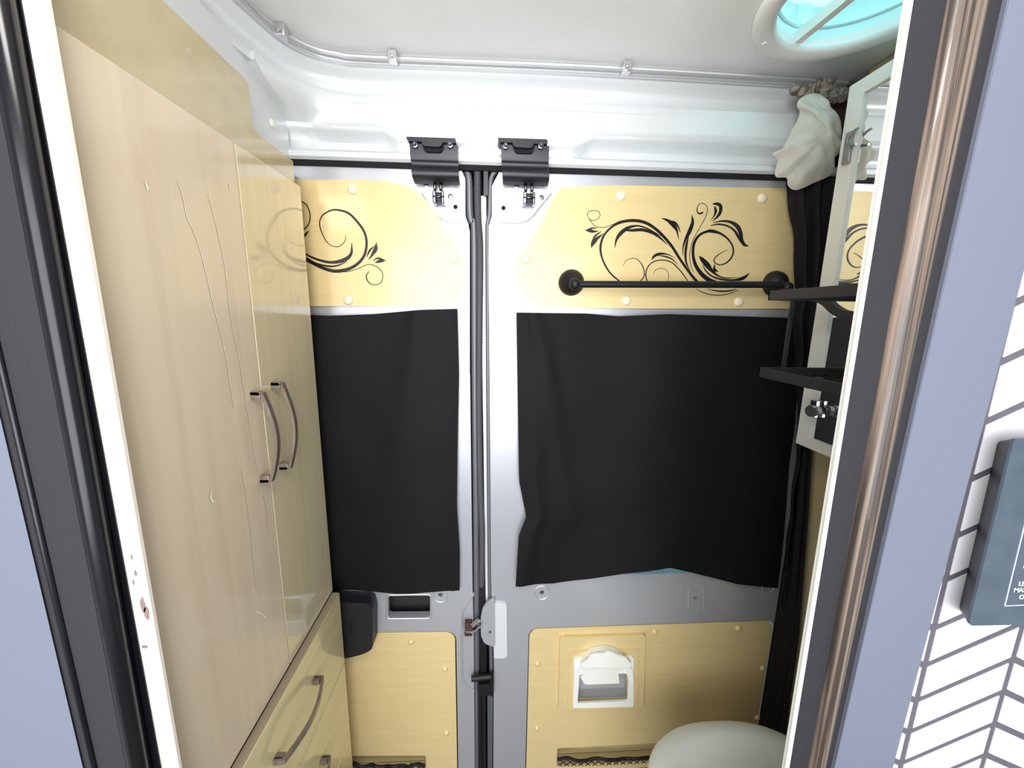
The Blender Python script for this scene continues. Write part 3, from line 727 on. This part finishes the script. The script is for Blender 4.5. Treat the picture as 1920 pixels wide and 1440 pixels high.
# ------------------------------------------------------------------ round ceiling vent
cv = thing('ceiling_vent', 'round white ceiling vent with turquoise lit dome at the top right', 'ceiling vent', (vent_c[0], vent_c[1], 0.52))
def ring_bm(c, prof, n=56):
    bm = bmesh.new(); rings = []
    for k in range(n):
        a = 2*PI*k/n
        rings.append([bm.verts.new((c[0]+r*math.cos(a), c[1]+r*math.sin(a), z)) for r, z in prof])
    for k in range(n):
        a, b = rings[k], rings[(k+1) % n]
        for i in range(len(prof)-1): bm.faces.new((a[i], a[i+1], b[i+1], b[i]))
    return bm
obj('vent_ring', ring_bm(vent_c, [(0.168, 0.531), (0.168, 0.527), (0.162, 0.521), (0.150, 0.520), (0.136, 0.522), (0.131, 0.526), (0.130, 0.532), (0.130, 0.545)]), CEIL, cv, 60)
obj('vent_shaft', ring_bm(vent_c, [(0.130, 0.53), (0.132, 0.56), (0.132, 0.60)]), CYANP, cv, 60)
obj('shaft_rib', ring_bm(vent_c, [(0.131, 0.562), (0.128, 0.564), (0.128, 0.567), (0.131, 0.569)]), CYANP, cv, 60)
bm = bmesh.new(); prof = [(0.134, 0.60), (0.128, 0.618), (0.10, 0.634), (0.06, 0.643), (0.0, 0.646)]
lathe_bm([(r, z) for r, z in prof], (vent_c[0], vent_c[1], 0), (0, 0, 1), 40, bm)
obj('dome', bm, DOME, cv, 60)
# cross handle bar
a = Vector((0.52, 0.80, 0.552)); b = Vector((0.74, 0.63, 0.552))
obj('cross_bar', sweep_rect_bm([onZ(1495, 72, 0.545), onZ(1600, -15, 0.545), onZ(1700, -100, 0.545)], 0.020, 0.014, (0, 0, 1)), WHITE, cv)
c = onZ(1490, 75, 0.55)
obj('bar_foot', box_bm(c.x-0.010, c.x+0.012, c.y-0.008, c.y+0.022, 0.533, 0.580, 0.003), WHITE, cv)
c = onZ(1500, 25, 0.59)
obj('latch_block', box_bm(c.x-0.012, c.x+0.018, c.y-0.01, c.y+0.012, 0.565, 0.605, 0.003), CYANP, cv)
c = onZ(1433, 81, 0.521)
obj('ring_screw', lathe_bm([(0.005, 0), (0.004, 0.002), (0, 0.003)], c, (0, 0, -1), 12), WHITE, cv)

# ------------------------------------------------------------------ wardrobe on the left
wd = thing('wardrobe', 'tall glossy beige laminate wardrobe with two doors above a stack of drawers', 'wardrobe', (-0.6, 0.65, -1.5))
body = [(0.422, -1.5), (0.884, -1.5), (0.884, 0.303), (0.751, 0.306), (0.751, 0.379), (0.422, 0.379)]
slab('cabinet_body', rounded(body, [0, 0, 0, 0.004, 0.012, 0]), [], 'X+', -0.412, 0.39, WOOD_TOP, wd, bev=0.001)
def wdoor(y0, y1, mt):
    return obj('door', box_bm(-0.411, -0.400, y0, y1, -0.692, 0.255, 0.0012), mt, wd)
wdn = wdoor(0.422, 0.673, WOOD_NEAR); wdf = wdoor(0.6755, 0.882, WOOD_FAR)
def handle(pts, nsp, width, parent, foot):
    """bow handle; pts centreline points in world, foot: the direction of the section's width"""
    bm = sweep_rect_bm(smooth_path(pts, 8), width, 0.005, foot)
    return obj('handle', bm, NICKEL, parent, 40)
def bow(y, z0, z1, X, out, parent, n=10):
    pts = [Vector((X, y, z0)), Vector((X+0.016, y, z0-0.0005*1))]
    for k in range(n+1):
        t_ = k/n; zz = z0+(z1-z0)*t_
        pts.append(Vector((X+0.018+out*math.sin(t_*PI), y, zz)))
    pts += [Vector((X+0.016, y, z1)), Vector((X, y, z1))]
    bm = sweep_rect_bm(pts, 0.010, 0.0055, (0, 1, 0))
    box_bm(X, X+0.016, y-0.005, y+0.005, z1-0.003, z1+0.010, 0.001, bm=bm); box_bm(X, X+0.016, y-0.005, y+0.005, z0-0.010, z0+0.003, 0.001, bm=bm)
    return obj('handle', bm, NICKEL, parent, 40)
bow(0.647, -0.135, -0.290, -0.400, 0.016, wdn)
bow(0.708, -0.130, -0.292, -0.400, 0.016, wdf)
# pale drip streaks and scuffs on the near door
def streak(pts, w, parent, mt=STREAK, X=-0.400):
    bm = bmesh.new(); P = smooth_path([onX(a, b, X) for a, b in pts], 4); prev = None
    for i, p in enumerate(P):
        ww = (w[min(i*len(w)//len(P), len(w)-1)] if isinstance(w, list) else w)*(1+0.25*math.sin(i*2.3))
        q = [bm.verts.new((X+0.0004, p.y-ww/2, p.z)), bm.verts.new((X+0.0004, p.y+ww/2, p.z)), bm.verts.new((X, p.y+ww/2+0.0002, p.z)), bm.verts.new((X, p.y-ww/2-0.0002, p.z))]
        if prev:
            for k in range(3): bm.faces.new((prev[k], prev[(k+1)], q[(k+1)], q[k]))
        prev = q
    return bm
bm = streak([(333, 340), (343, 372), (350, 407), (365, 440), (377, 477), (384, 505), (400, 573), (420, 653), (433, 733), (438, 767)], 0.0016, wdn)
merge(bm, streak([(390, 367), (403, 415), (417, 477), (424, 520), (433, 600), (447, 667), (458, 735), (470, 810), (483, 883), (486, 920)], 0.0016, wdn))
merge(bm, streak([(452, 880), (462, 940), (470, 1000), (474, 1050), (480, 1100)], 0.0012, wdn))
merge(bm, streak([(491, 915), (500, 960), (504, 1000)], 0.0012, wdn))
merge(bm, streak([(272, 343), (275, 350), (277, 357)], 0.003, wdn)); merge(bm, streak([(429, 343), (430, 350), (431, 357)], 0.003, wdn))
merge(bm, streak([(397, 920), (394, 932), (400, 943)], 0.0035, wdn)); merge(bm, streak([(480, 1147), (490, 1152), (498, 1160)], 0.003, wdn))
obj('drip_streaks', bm, STREAK, wdn, 0)
# drawers, proud of the doors
def drawer(z0, z1, y0=0.424, y1=0.884):
    return obj('drawer', box_bm(-0.412, -0.385, y0, y1, z0, z1, 0.0012), DRAWER, wd)
obj('drawer_top_edging', box_bm(-0.4105, -0.3865, 0.424, 0.882, -0.7005, -0.6985, 0.0005), EDGE, wd)
obj('shadow_gap', box_bm(-0.4115, -0.402, 0.424, 0.882, -0.6984, -0.693), GAP, wd)
zs = [-0.701, -0.908, -1.128, -1.32, -1.49]
for k in range(4):
    dr = drawer(zs[k+1]+0.0015, zs[k]-(0.0 if k == 0 else 0.0015))
    zc = (-0.786, -1.0, -1.22, -1.41)[k]; X = -0.385
    pts = [Vector((X, 0.728, zc)), Vector((X+0.016, 0.728, zc))]+[Vector((X+0.018+0.016*math.sin(t_/10*PI), 0.728-0.158*t_/10, zc)) for t_ in range(11)]+[Vector((X+0.016, 0.57, zc)), Vector((X, 0.57, zc))]
    bm = sweep_rect_bm(pts, 0.010, 0.0055, (0, 0, 1))
    for yy in (0.722, 0.576): box_bm(X, X+0.016, yy-0.006, yy+0.006, zc-0.005, zc+0.005, 0.001, bm=bm)
    obj('handle', bm, NICKEL, dr, 40)

# ------------------------------------------------------------------ right side: mirror cabinet, shelf, curtain, cloth
mc = thing('mirror_cabinet', 'white framed mirror cabinet on the right wall with chrome catches', 'mirror cabinet', (0.76, 0.62, -0.293))
fo = [(0.46, -0.293), (0.838, -0.293), (0.838, 0.460), (0.46, 0.460)]
fi = [(0.48, -0.270), (0.803, -0.270), (0.803, 0.432), (0.48, 0.432)]
slab('frame', fo, [fi[::-1]], 'X-', 0.720, 0.020, WHITE, mc, bev=0.0015)
slab('mirror_pane', grow(fi, 0.004), [], 'X-', 0.7255, 0.006, MIRROR, mc, bev=0.0005)
obj('cabinet_box', box_bm(0.741, 0.808, 0.465, 0.834, -0.290, 0.457, 0.001), WHITE, mc)
v = onX(1587, 268, 0.712)
obj('hinge_plate', box_bm(0.712, 0.722, v.y-0.008, v.y+0.006, v.z-0.040, v.z+0.020, 0.0015), STEEL, mc)
c = onX(1605, 255, 0.71)
obj('hinge_loop', tube_bm([(0.712+0.0, c.y+0.022*math.cos(a)*0.9, c.z+0.014*math.sin(a)) for a in [PI/2-PI*k/12 for k in range(13)]], 0.0025, 8), STEEL, mc)
v = onX(1523, 765, 0.714)
obj('hinge_plate', box_bm(0.713, 0.721, v.y-0.010, v.y+0.006, v.z-0.020, v.z+0.018, 0.001), CHROME, mc)
kn = lathe_bm([(0.006, 0), (0.006, 0.005), (0.011, 0.006), (0.011, 0.014), (0.009, 0.016), (0.013, 0.018), (0.014, 0.022), (0.012, 0.026), (0, 0.026)], onX(1537, 770, 0.72), (-1, -0.15, 0), 20)
obj('catch_knob', kn, STEEL, mc, 40)

sh = thing('shower_shelf', 'black two-tier metal shower shelf hanging beside the mirror', 'shelf', (0.60, 0.62, -0.13))
def bar(name, x0, x1, y0, y1, z0, z1, mt=BLACKSHELF): return obj(name, box_bm(x0, x1, y0, y1, z0, z1, 0.0008), mt, sh)
ys0 = 0.44; yf = 0.700
for zt, zbm, nm in ((0.047, 0.030, 'upper_tray'), (-0.094, -0.112, 'lower_tray')):
    bm = box_bm(0.506, 0.510, ys0, yf, zbm, zt, 0.0008)
    box_bm(0.506, 0.70, yf-0.004, yf, zbm, zt, 0.0008, bm=bm)
    box_bm(0.506, 0.70, ys0, ys0+0.004, zbm, zt, 0.0008, bm=bm)
    box_bm(0.697, 0.701, ys0, yf, zbm, zt, 0.0008, bm=bm)
    tr = obj(nm, bm, BLACKSHELF, sh)
    if nm == 'lower_tray':
        for k in range(8):
            x = 0.525+k*0.022
            obj('wire_slat', tube_bm([(x, ys0, zbm+0.003), (x, yf-0.002, zbm+0.003)], 0.0018, 8), BLACKMET, tr)
        for yy in (0.655, 0.61, 0.56):
            obj('tray_hook', tube_bm([(0.53, yy, zbm-0.004), (0.60, yy, zbm-0.006), (0.68, yy, zbm-0.004)], 0.002, 8), BLACKMET, tr)
a, b = onY(1487, 556, 0.70), onY(1470, 684, 0.70)
bar('side_strut', a.x-0.004, a.x+0.004, 0.697, 0.701, -0.1, 0.04)
bar('side_strut', 0.690, 0.698, 0.697, 0.701, -0.1, 0.04)
pts = smooth_path([onX(q[0], q[1], 0.66) for q in ((1528, 556), (1548, 564), (1566, 580), (1585, 590), (1606, 592), (1640, 590))], 5)
obj('curved_brace', sweep_rect_bm(pts, 0.012, 0.016, (1, 0, 0)), BLACKSHELF, sh)

# black curtain in the rear right corner; lower part stands in for shadow gap
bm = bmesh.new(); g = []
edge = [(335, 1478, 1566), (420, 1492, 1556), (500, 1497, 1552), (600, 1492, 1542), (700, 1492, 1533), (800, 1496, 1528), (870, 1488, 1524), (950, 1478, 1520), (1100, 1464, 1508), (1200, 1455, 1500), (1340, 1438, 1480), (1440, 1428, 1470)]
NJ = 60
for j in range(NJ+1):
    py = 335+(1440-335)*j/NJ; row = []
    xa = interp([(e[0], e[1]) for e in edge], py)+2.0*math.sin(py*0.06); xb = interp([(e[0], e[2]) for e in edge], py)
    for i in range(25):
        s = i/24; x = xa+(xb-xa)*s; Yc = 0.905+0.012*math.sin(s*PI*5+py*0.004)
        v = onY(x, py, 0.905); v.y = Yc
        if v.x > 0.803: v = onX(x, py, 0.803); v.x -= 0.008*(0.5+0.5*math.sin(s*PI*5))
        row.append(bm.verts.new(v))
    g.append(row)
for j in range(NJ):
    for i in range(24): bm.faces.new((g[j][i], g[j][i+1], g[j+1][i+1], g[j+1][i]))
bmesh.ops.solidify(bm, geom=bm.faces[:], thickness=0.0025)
tag(obj('corner_curtain_and_shadow', bm, BLACKCLOTH, smooth=60), 'narrow black curtain in the rear right corner below the white cloth, its lower part standing in for the shadow gap beside the door', 'curtain')

# crumpled white cloth
outl = [(1520, 175), (1536, 177), (1548, 188), (1562, 205), (1577, 235), (1578, 262), (1578, 282), (1562, 300), (1560, 326), (1528, 342), (1492, 357), (1476, 347), (1472, 334), (1453, 330), (1459, 302), (1448, 288), (1470, 275), (1486, 240), (1500, 212), (1495, 198), (1499, 186)]
def cloth_lump():
    bm = bmesh.new(); cx, cy = 1522, 268
    P = smooth_path([Vector((a, b, 0)) for a, b in outl], 4, True); n = len(P); rings = []; NR = 14
    def y_off(x, y, rr):
        q = Vector((x*0.022, y*0.022, 1.7)); w = 0.035*(1-rr**2)
        # long folds falling from the upper left to the lower right
        u = (x-1500)*0.75+(y-190)*-0.66; vv = (x-1500)*0.66+(y-190)*0.75
        w += 0.012*(abs(math.sin(u*0.062+0.9*noise.noise(q)*2))-0.5)*(1-rr**6)
        w += 0.006*noise.noise(Vector((x*0.06, y*0.05, 4)))
        return w
    c_ = None
    for j in range(NR+1):
        rr = j/NR
        if j == 0: v = onY(cx, cy, 0.885); rings.append([bm.verts.new((v.x, 0.885-y_off(cx, cy, 0), v.z))]); continue
        ring_ = []
        for p in P:
            x = cx+(p.x-cx)*rr; y = cy+(p.y-cy)*rr; v = onY(x, y, 0.885)
            ring_.append(bm.verts.new((v.x, 0.885-y_off(x, y, rr), v.z)))
        rings.append(ring_)
    for j in range(NR):
        a, b = rings[j], rings[j+1]
        for k in range(n):
            k2 = (k+1) % n
            if len(a) == 1: bm.faces.new((a[0], b[k], b[k2]))
            else: bm.faces.new((a[k], b[k], b[k2], a[k2]))
    bmesh.ops.solidify(bm, geom=bm.faces[:], thickness=0.004)
    return bm
tag(obj('crumpled_cloth', cloth_lump(), WHITECLOTH, smooth=60), 'crumpled off-white cloth stuffed into the upper right corner above the black curtain', 'cloth')
# crusty sealant clump above it
def clump(pts, Y, amp, seed, dens=1.0):
    bm = bmesh.new()
    for (px, py, r) in pts:
        for k in range(int(10*dens)):
            v = onY(px+random.uniform(-7, 7), py+random.uniform(-6, 6), Y+random.uniform(-0.01, 0.01)); rr = r*random.uniform(0.5, 1.0)
            res = bmesh.ops.create_icosphere(bm, subdivisions=2, radius=rr, matrix=Matrix.Translation(v))
            for q in res['verts']:
                q.co += (q.co-v)*noise.noise(q.co*160+Vector((seed, 0, 0)))*amp
    return bm
cl = clump([(1496, 170, 0.009), (1510, 172, 0.010), (1523, 168, 0.009), (1537, 163, 0.010), (1548, 160, 0.011), (1545, 172, 0.010), (1558, 172, 0.010), (1570, 176, 0.010), (1582, 180, 0.008), (1560, 184, 0.008)], 0.905, 0.9, 3)
tag(obj('sealant_clump', cl, FUZZ, smooth=60), 'grey-brown crusty foam clump under the ceiling above the crumpled cloth', 'foam clump')
a, b = onY(1553, 182, 0.925), onY(1579, 245, 0.925)
tag(obj('corner_batten', box_bm(a.x, b.x, 0.92, 0.935, b.z, a.z, 0.002), MAROON), 'short dark maroon batten between the crumpled cloth and the mirror frame', 'batten')

# ------------------------------------------------------------------ toilet
tl = thing('toilet', 'pale grey plastic toilet with closed rounded lid at the bottom right', 'toilet', (0.56, 0.62, -1.5))
def sup(cx, cy, rx, ry, e, n=64):
    out = []
    for k in range(n):
        a = 2*PI*k/n; c_, s_ = math.cos(a), math.sin(a)
        out.append((cx+rx*math.copysign(abs(c_)**(2/e), c_), cy+ry*math.copysign(abs(s_)**(2/e), s_)))
    return out
def loft(secs, n=64):
    bm = bmesh.new(); R_ = []
    for (cx, cy, rx, ry, e, z) in secs: R_.append([bm.verts.new((a, b, z)) for a, b in sup(cx, cy, rx, ry, e, n)])
    for a, b in zip(R_, R_[1:]):
        for k in range(n): bm.faces.new((a[k], a[(k+1) % n], b[(k+1) % n], b[k]))
    bm.faces.new(R_[0][::-1]); bm.faces.new(R_[-1]); return bm
T0 = (0.565, 0.605)
obj('lid', loft([(*T0, 0.214, 0.172, 2.4, -1.040), (*T0, 0.222, 0.178, 2.4, -1.036), (*T0, 0.224, 0.180, 2.4, -1.024), (*T0, 0.218, 0.174, 2.4, -1.010), (*T0, 0.200, 0.158, 2.4, -1.001), (*T0, 0.184, 0.144, 2.3, -0.997),
                 (*T0, 0.172, 0.133, 2.3, -0.999), (*T0, 0.156, 0.118, 2.3, -1.012), (*T0, 0.12, 0.09, 2.2, -1.015), (*T0, 0.02, 0.015, 2.0, -1.013)]), TOILETM, tl, 60)
obj('seat', loft([(*T0, 0.20, 0.160, 2.4, -1.062), (*T0, 0.215, 0.172, 2.4, -1.058), (*T0, 0.215, 0.172, 2.4, -1.045), (*T0, 0.21, 0.168, 2.4, -1.041)]), TOILETM, tl, 60)
obj('bowl', loft([(*T0, 0.14, 0.12, 3, -1.5), (*T0, 0.15, 0.13, 3, -1.45), (*T0, 0.15, 0.13, 2.8, -1.30), (*T0, 0.19, 0.155, 2.5, -1.12), (*T0, 0.20, 0.160, 2.4, -1.063)]), TOILETM, tl, 60)

# ------------------------------------------------------------------ doorway the photo is taken through
def strip(name, quad, Y, thick, mt, bev=0.001):
    """vertical strip facing the camera; quad = two (px,py) pairs for the left edge then two for the right"""
    (l0, l1, r0, r1) = [onY(a, b, Y) for a, b in quad]
    def ext(p, q, z): t_ = (z-p.z)/(q.z-p.z); return p.x+(q.x-p.x)*t_
    zt, zb = 0.52, -1.49
    return struct(slab(name, [(ext(l0, l1, zt), zt), (ext(r0, r1, zt), zt), (ext(r0, r1, zb), zb), (ext(l0, l1, zb), zb)], [], 'Y', Y, thick, mt, bev=bev))
# left jamb
strip('trim_5', ((35, 0), (300, 1440), (87, 0), (336, 1440)), 0.400, 0.004, WARM_WHITE, 0.001)
strip('trim_6', ((-60, 0), (236, 1440), (36, 0), (300, 1440)), 0.398, 0.02, RUBBER_GLOSS, 0.001)
def vtube(name, p0, p1, Y, r, mt, ext_=True):
    a, b = onY(*p0, Y), onY(*p1, Y)
    f = lambda z: a+(b-a)*((z-a.z)/(b.z-a.z))
    return struct(obj(name, tube_bm([f(0.52), f(-1.49)], r, 16), mt))
vtube('trim_7', (-2, 0), (262, 1440), 0.392, 0.0105, RUBBER_GLOSS)
strip('trim_8', ((-240, 0), (120, 1440), (-32, 0), (240, 1440)), 0.386, 0.03, DARKGREY, 0.004)
vtube('trim_9', (-154, 0), (178, 1440), 0.386, 0.0035, RUBBER_GLOSS)
strip('trim_10', ((-1600, 0), (-1300, 1440), (-190, 0), (152, 1440)), 0.384, 0.02, LAV, 0.002)
# right jamb
a0, a1 = onY(1708, 0, 0.400), onY(1474, 1440, 0.400)
strip('trim_11', ((1703, 0), (1472, 1440), (1713, 0), (1480, 1440)), 0.396, 0.005, WHITE, 0.001)
strip('trim_12', ((1712, 0), (1478, 1440), (1794, 0), (1530, 1440)), 0.398, 0.008, DARKGREY, 0.002)
# worn wooden half-round and the dark strip behind it
a, b = onY(1806, 0, 0.398), onY(1542, 1440, 0.398)
def half_round():
    bm = bmesh.new(); rings = []
    def ctr(z, p, q): t_ = (z-p.z)/(q.z-p.z); return p.x+(q.x-p.x)*t_
    l0, l1 = onY(1788, 0, 0.392), onY(1524, 1440, 0.392); r0, r1 = onY(1860, 0, 0.392), onY(1548, 1440, 0.392)
    N = 60
    for i in range(N+1):
        z = 0.52-2.01*i/N; xa, xb = ctr(z, l0, l1), ctr(z, r0, r1); xm = (xa+xb)/2; w = (xb-xa)/2
        rings.append([bm.verts.new((xm-w*math.cos(PI*k/10), 0.398-0.012*math.sin(PI*k/10), z)) for k in range(11)])
    for p, q in zip(rings, rings[1:]):
        for k in range(10): bm.faces.new((p[k], p[k+1], q[k+1], q[k]))
        bm.faces.new((p[10], p[0], q[0], q[10]))
    bm.faces.new(rings[0][::-1]); bm.faces.new(rings[-1])
    return bm
struct(obj('trim_13', half_round(), BROWNWOOD, smooth=60))
strip('trim_14', ((1790, 0), (1526, 1440), (1892, 0), (1566, 1440)), 0.399, 0.03, DARKGREY, 0.002)
strip('trim_15', ((1891, 0), (1565, 1440), (2052, 0), (1673, 1440)), 0.394, 0.03, LAV, 0.0008)
# herringbone tiled wall behind the lavender post
TY = 0.425
struct(obj('wall_front', box_bm(0.50, 1.25, TY+0.0012, TY+0.02, -1.49, 0.52), GROUT, smooth=0))
def tiles():
    bm = bmesh.new(); k425 = TY/0.4
    xl = 0.566*k425; w = 0.122*k425; g = 0.0095; slope = 0.50
    nodes = [(1908, 566), (1876, 680), (1845, 793), (1818, 901), (1794, 1006), (1770, 1090), (1745, 1182), (1725, 1253), (1709, 1319), (1695, 1378), (1682, 1436)]
    zl = []
    for q in nodes: v = onY(q[0], q[1], TY); zl.append(v.z-slope*(v.x-xl))
    up_ = zl[0]-zl[1]; dn = zl[-2]-zl[-1]
    zl = [zl[0]+up_*k for k in range(9, 0, -1)]+zl+[zl[-1]-dn*k for k in range(1, 22)]
    for col in range(-1, 6):
        x0 = xl+col*w; up = 1 if col % 2 == 0 else -1
        off = 0 if up == 1 else slope*w
        xa, xb = x0+g*0.5, x0+w-g*0.5
        for zt_, zb_ in zip(zl, zl[1:]):
            c = lambda x, z: (x, z+off+up*slope*(x-x0))
            pts = [c(xa, zb_+g*0.55), c(xb, zb_+g*0.55), c(xb, zt_-g*0.55), c(xa, zt_-g*0.55)]
            if max(p[1] for p in pts) > 0.52 or min(p[1] for p in pts) < -1.49: continue
            f = [bm.verts.new((p[0], TY, p[1])) for p in pts]; bk = [bm.verts.new((p[0], TY+0.0014, p[1])) for p in pts]
            bm.faces.new(f)
            for k in range(4): bm.faces.new((f[k], f[(k+1) % 4], bk[(k+1) % 4], bk[k]))
    return bm
struct(obj('trim_16', tiles(), TILE, smooth=0))
# wall control panel with printed lettering
cpn = thing('control_panel', 'dark blue-grey wall panel with white lettering on the herringbone tiles', 'panel', (0.60, 0.36, -0.33))
KP = 0.390/0.340; PF = 0.390
def kp(pts): return [(a*KP, b*KP) for a, b in pts]
fp = kp([(0.5175, -0.116), (0.75, -0.112), (0.75, -0.332), (0.5205, -0.329)])
slab('front_plate', rounded(fp, [0.004, 0, 0, 0.007]), [], 'Y', PF, 0.003, PANELBLUE, cpn, bev=0.0008)
bm = bmesh.new()
fr = rounded(kp([(0.5178, -0.1162), (0.75, -0.1125), (0.75, -0.3315), (0.5207, -0.3285)]), [0.004, 0, 0, 0.006], 5)
bv = [onY(a, b, 0.424) for a, b in ((1872, 827), (1797, 1150))]
bk = rounded([(bv[0].x, bv[0].z), (0.86, -0.142), (0.86, -0.396), (bv[1].x, bv[1].z)], [0.006, 0, 0, 0.014], 5)
A = [bm.verts.new((x, PF+0.0025, z)) for x, z in fr]; Cc = [bm.verts.new((x, 0.4245, z)) for x, z in bk]
for k in range(len(A)): bm.faces.new((A[k], A[(k+1) % len(A)], Cc[(k+1) % len(A)], Cc[k]))
bm.faces.new(A); bm.faces.new(Cc[::-1])
obj('housing', bm, PANELSIDE, cpn, 30)
bm = bmesh.new()
g0, g1 = onY(1920, 989, PF-0.0003), onY(1884, 1136, PF-0.0003)
gt = g1+(g0-g1)*1.9
sweep_rect_bm([gt, g1], 0.0009, 0.0006, (1, 0, 0), bm)
sweep_rect_bm([g1, g1+Vector((0.20, 0, 0.003))], 0.0009, 0.0006, (0, 0, 1), bm)
obj('printed_border', bm, PRINT, cpn, 0)
def text(s, px, py, size, parent, shear=0.0):
    v = onY(px, py, PF)
    cu = bpy.data.curves.new('t', 'FONT'); cu.body = s; cu.size = size; cu.extrude = 0.0002; cu.shear = shear; cu.offset = 0.00015
    o = bpy.data.objects.new('t', cu); C.objects.link(o)
    dg = bpy.context.evaluated_depsgraph_get(); me = bpy.data.meshes.new_from_object(o.evaluated_get(dg), depsgraph=dg)
    bpy.data.objects.remove(o)
    for w in me.vertices: w.co = (v.x+w.co.x, PF-0.0004-w.co.z, v.z+w.co.y)
    return finish('printed_text', me, PRINT, parent, 0)
text('LE', 1908, 1098, 0.0085, cpn); text('MAS', 1899, 1110, 0.0085, cpn); text('O', 1909, 1123, 0.0085, cpn); text('C', 1914, 1066, 0.013, cpn, 0.5)
# scuffs on the left jamb
bm = bmesh.new()
for (px, py, w, h) in ((268, 1135, 8, 16), (275, 1150, 7, 14), (254, 1075, 4, 6), (247, 1045, 3, 5), (250, 1092, 3, 5), (271, 1213, 8, 3)):
    P = []
    for k in range(9):
        a = 2*PI*k/9; r_ = 1+0.4*noise.noise(Vector((px*0.3, k*1.3, 0)))
        v = onY(px+w*r_*math.cos(a)/2*1.4+h*0.15*math.sin(a), py+h*r_*math.sin(a), 0.3996); P.append(bm.verts.new(v))
    bm.faces.new(P)
so = obj('paint_chips', bm, SCUFF, bpy.data.objects['trim_5'], 0)
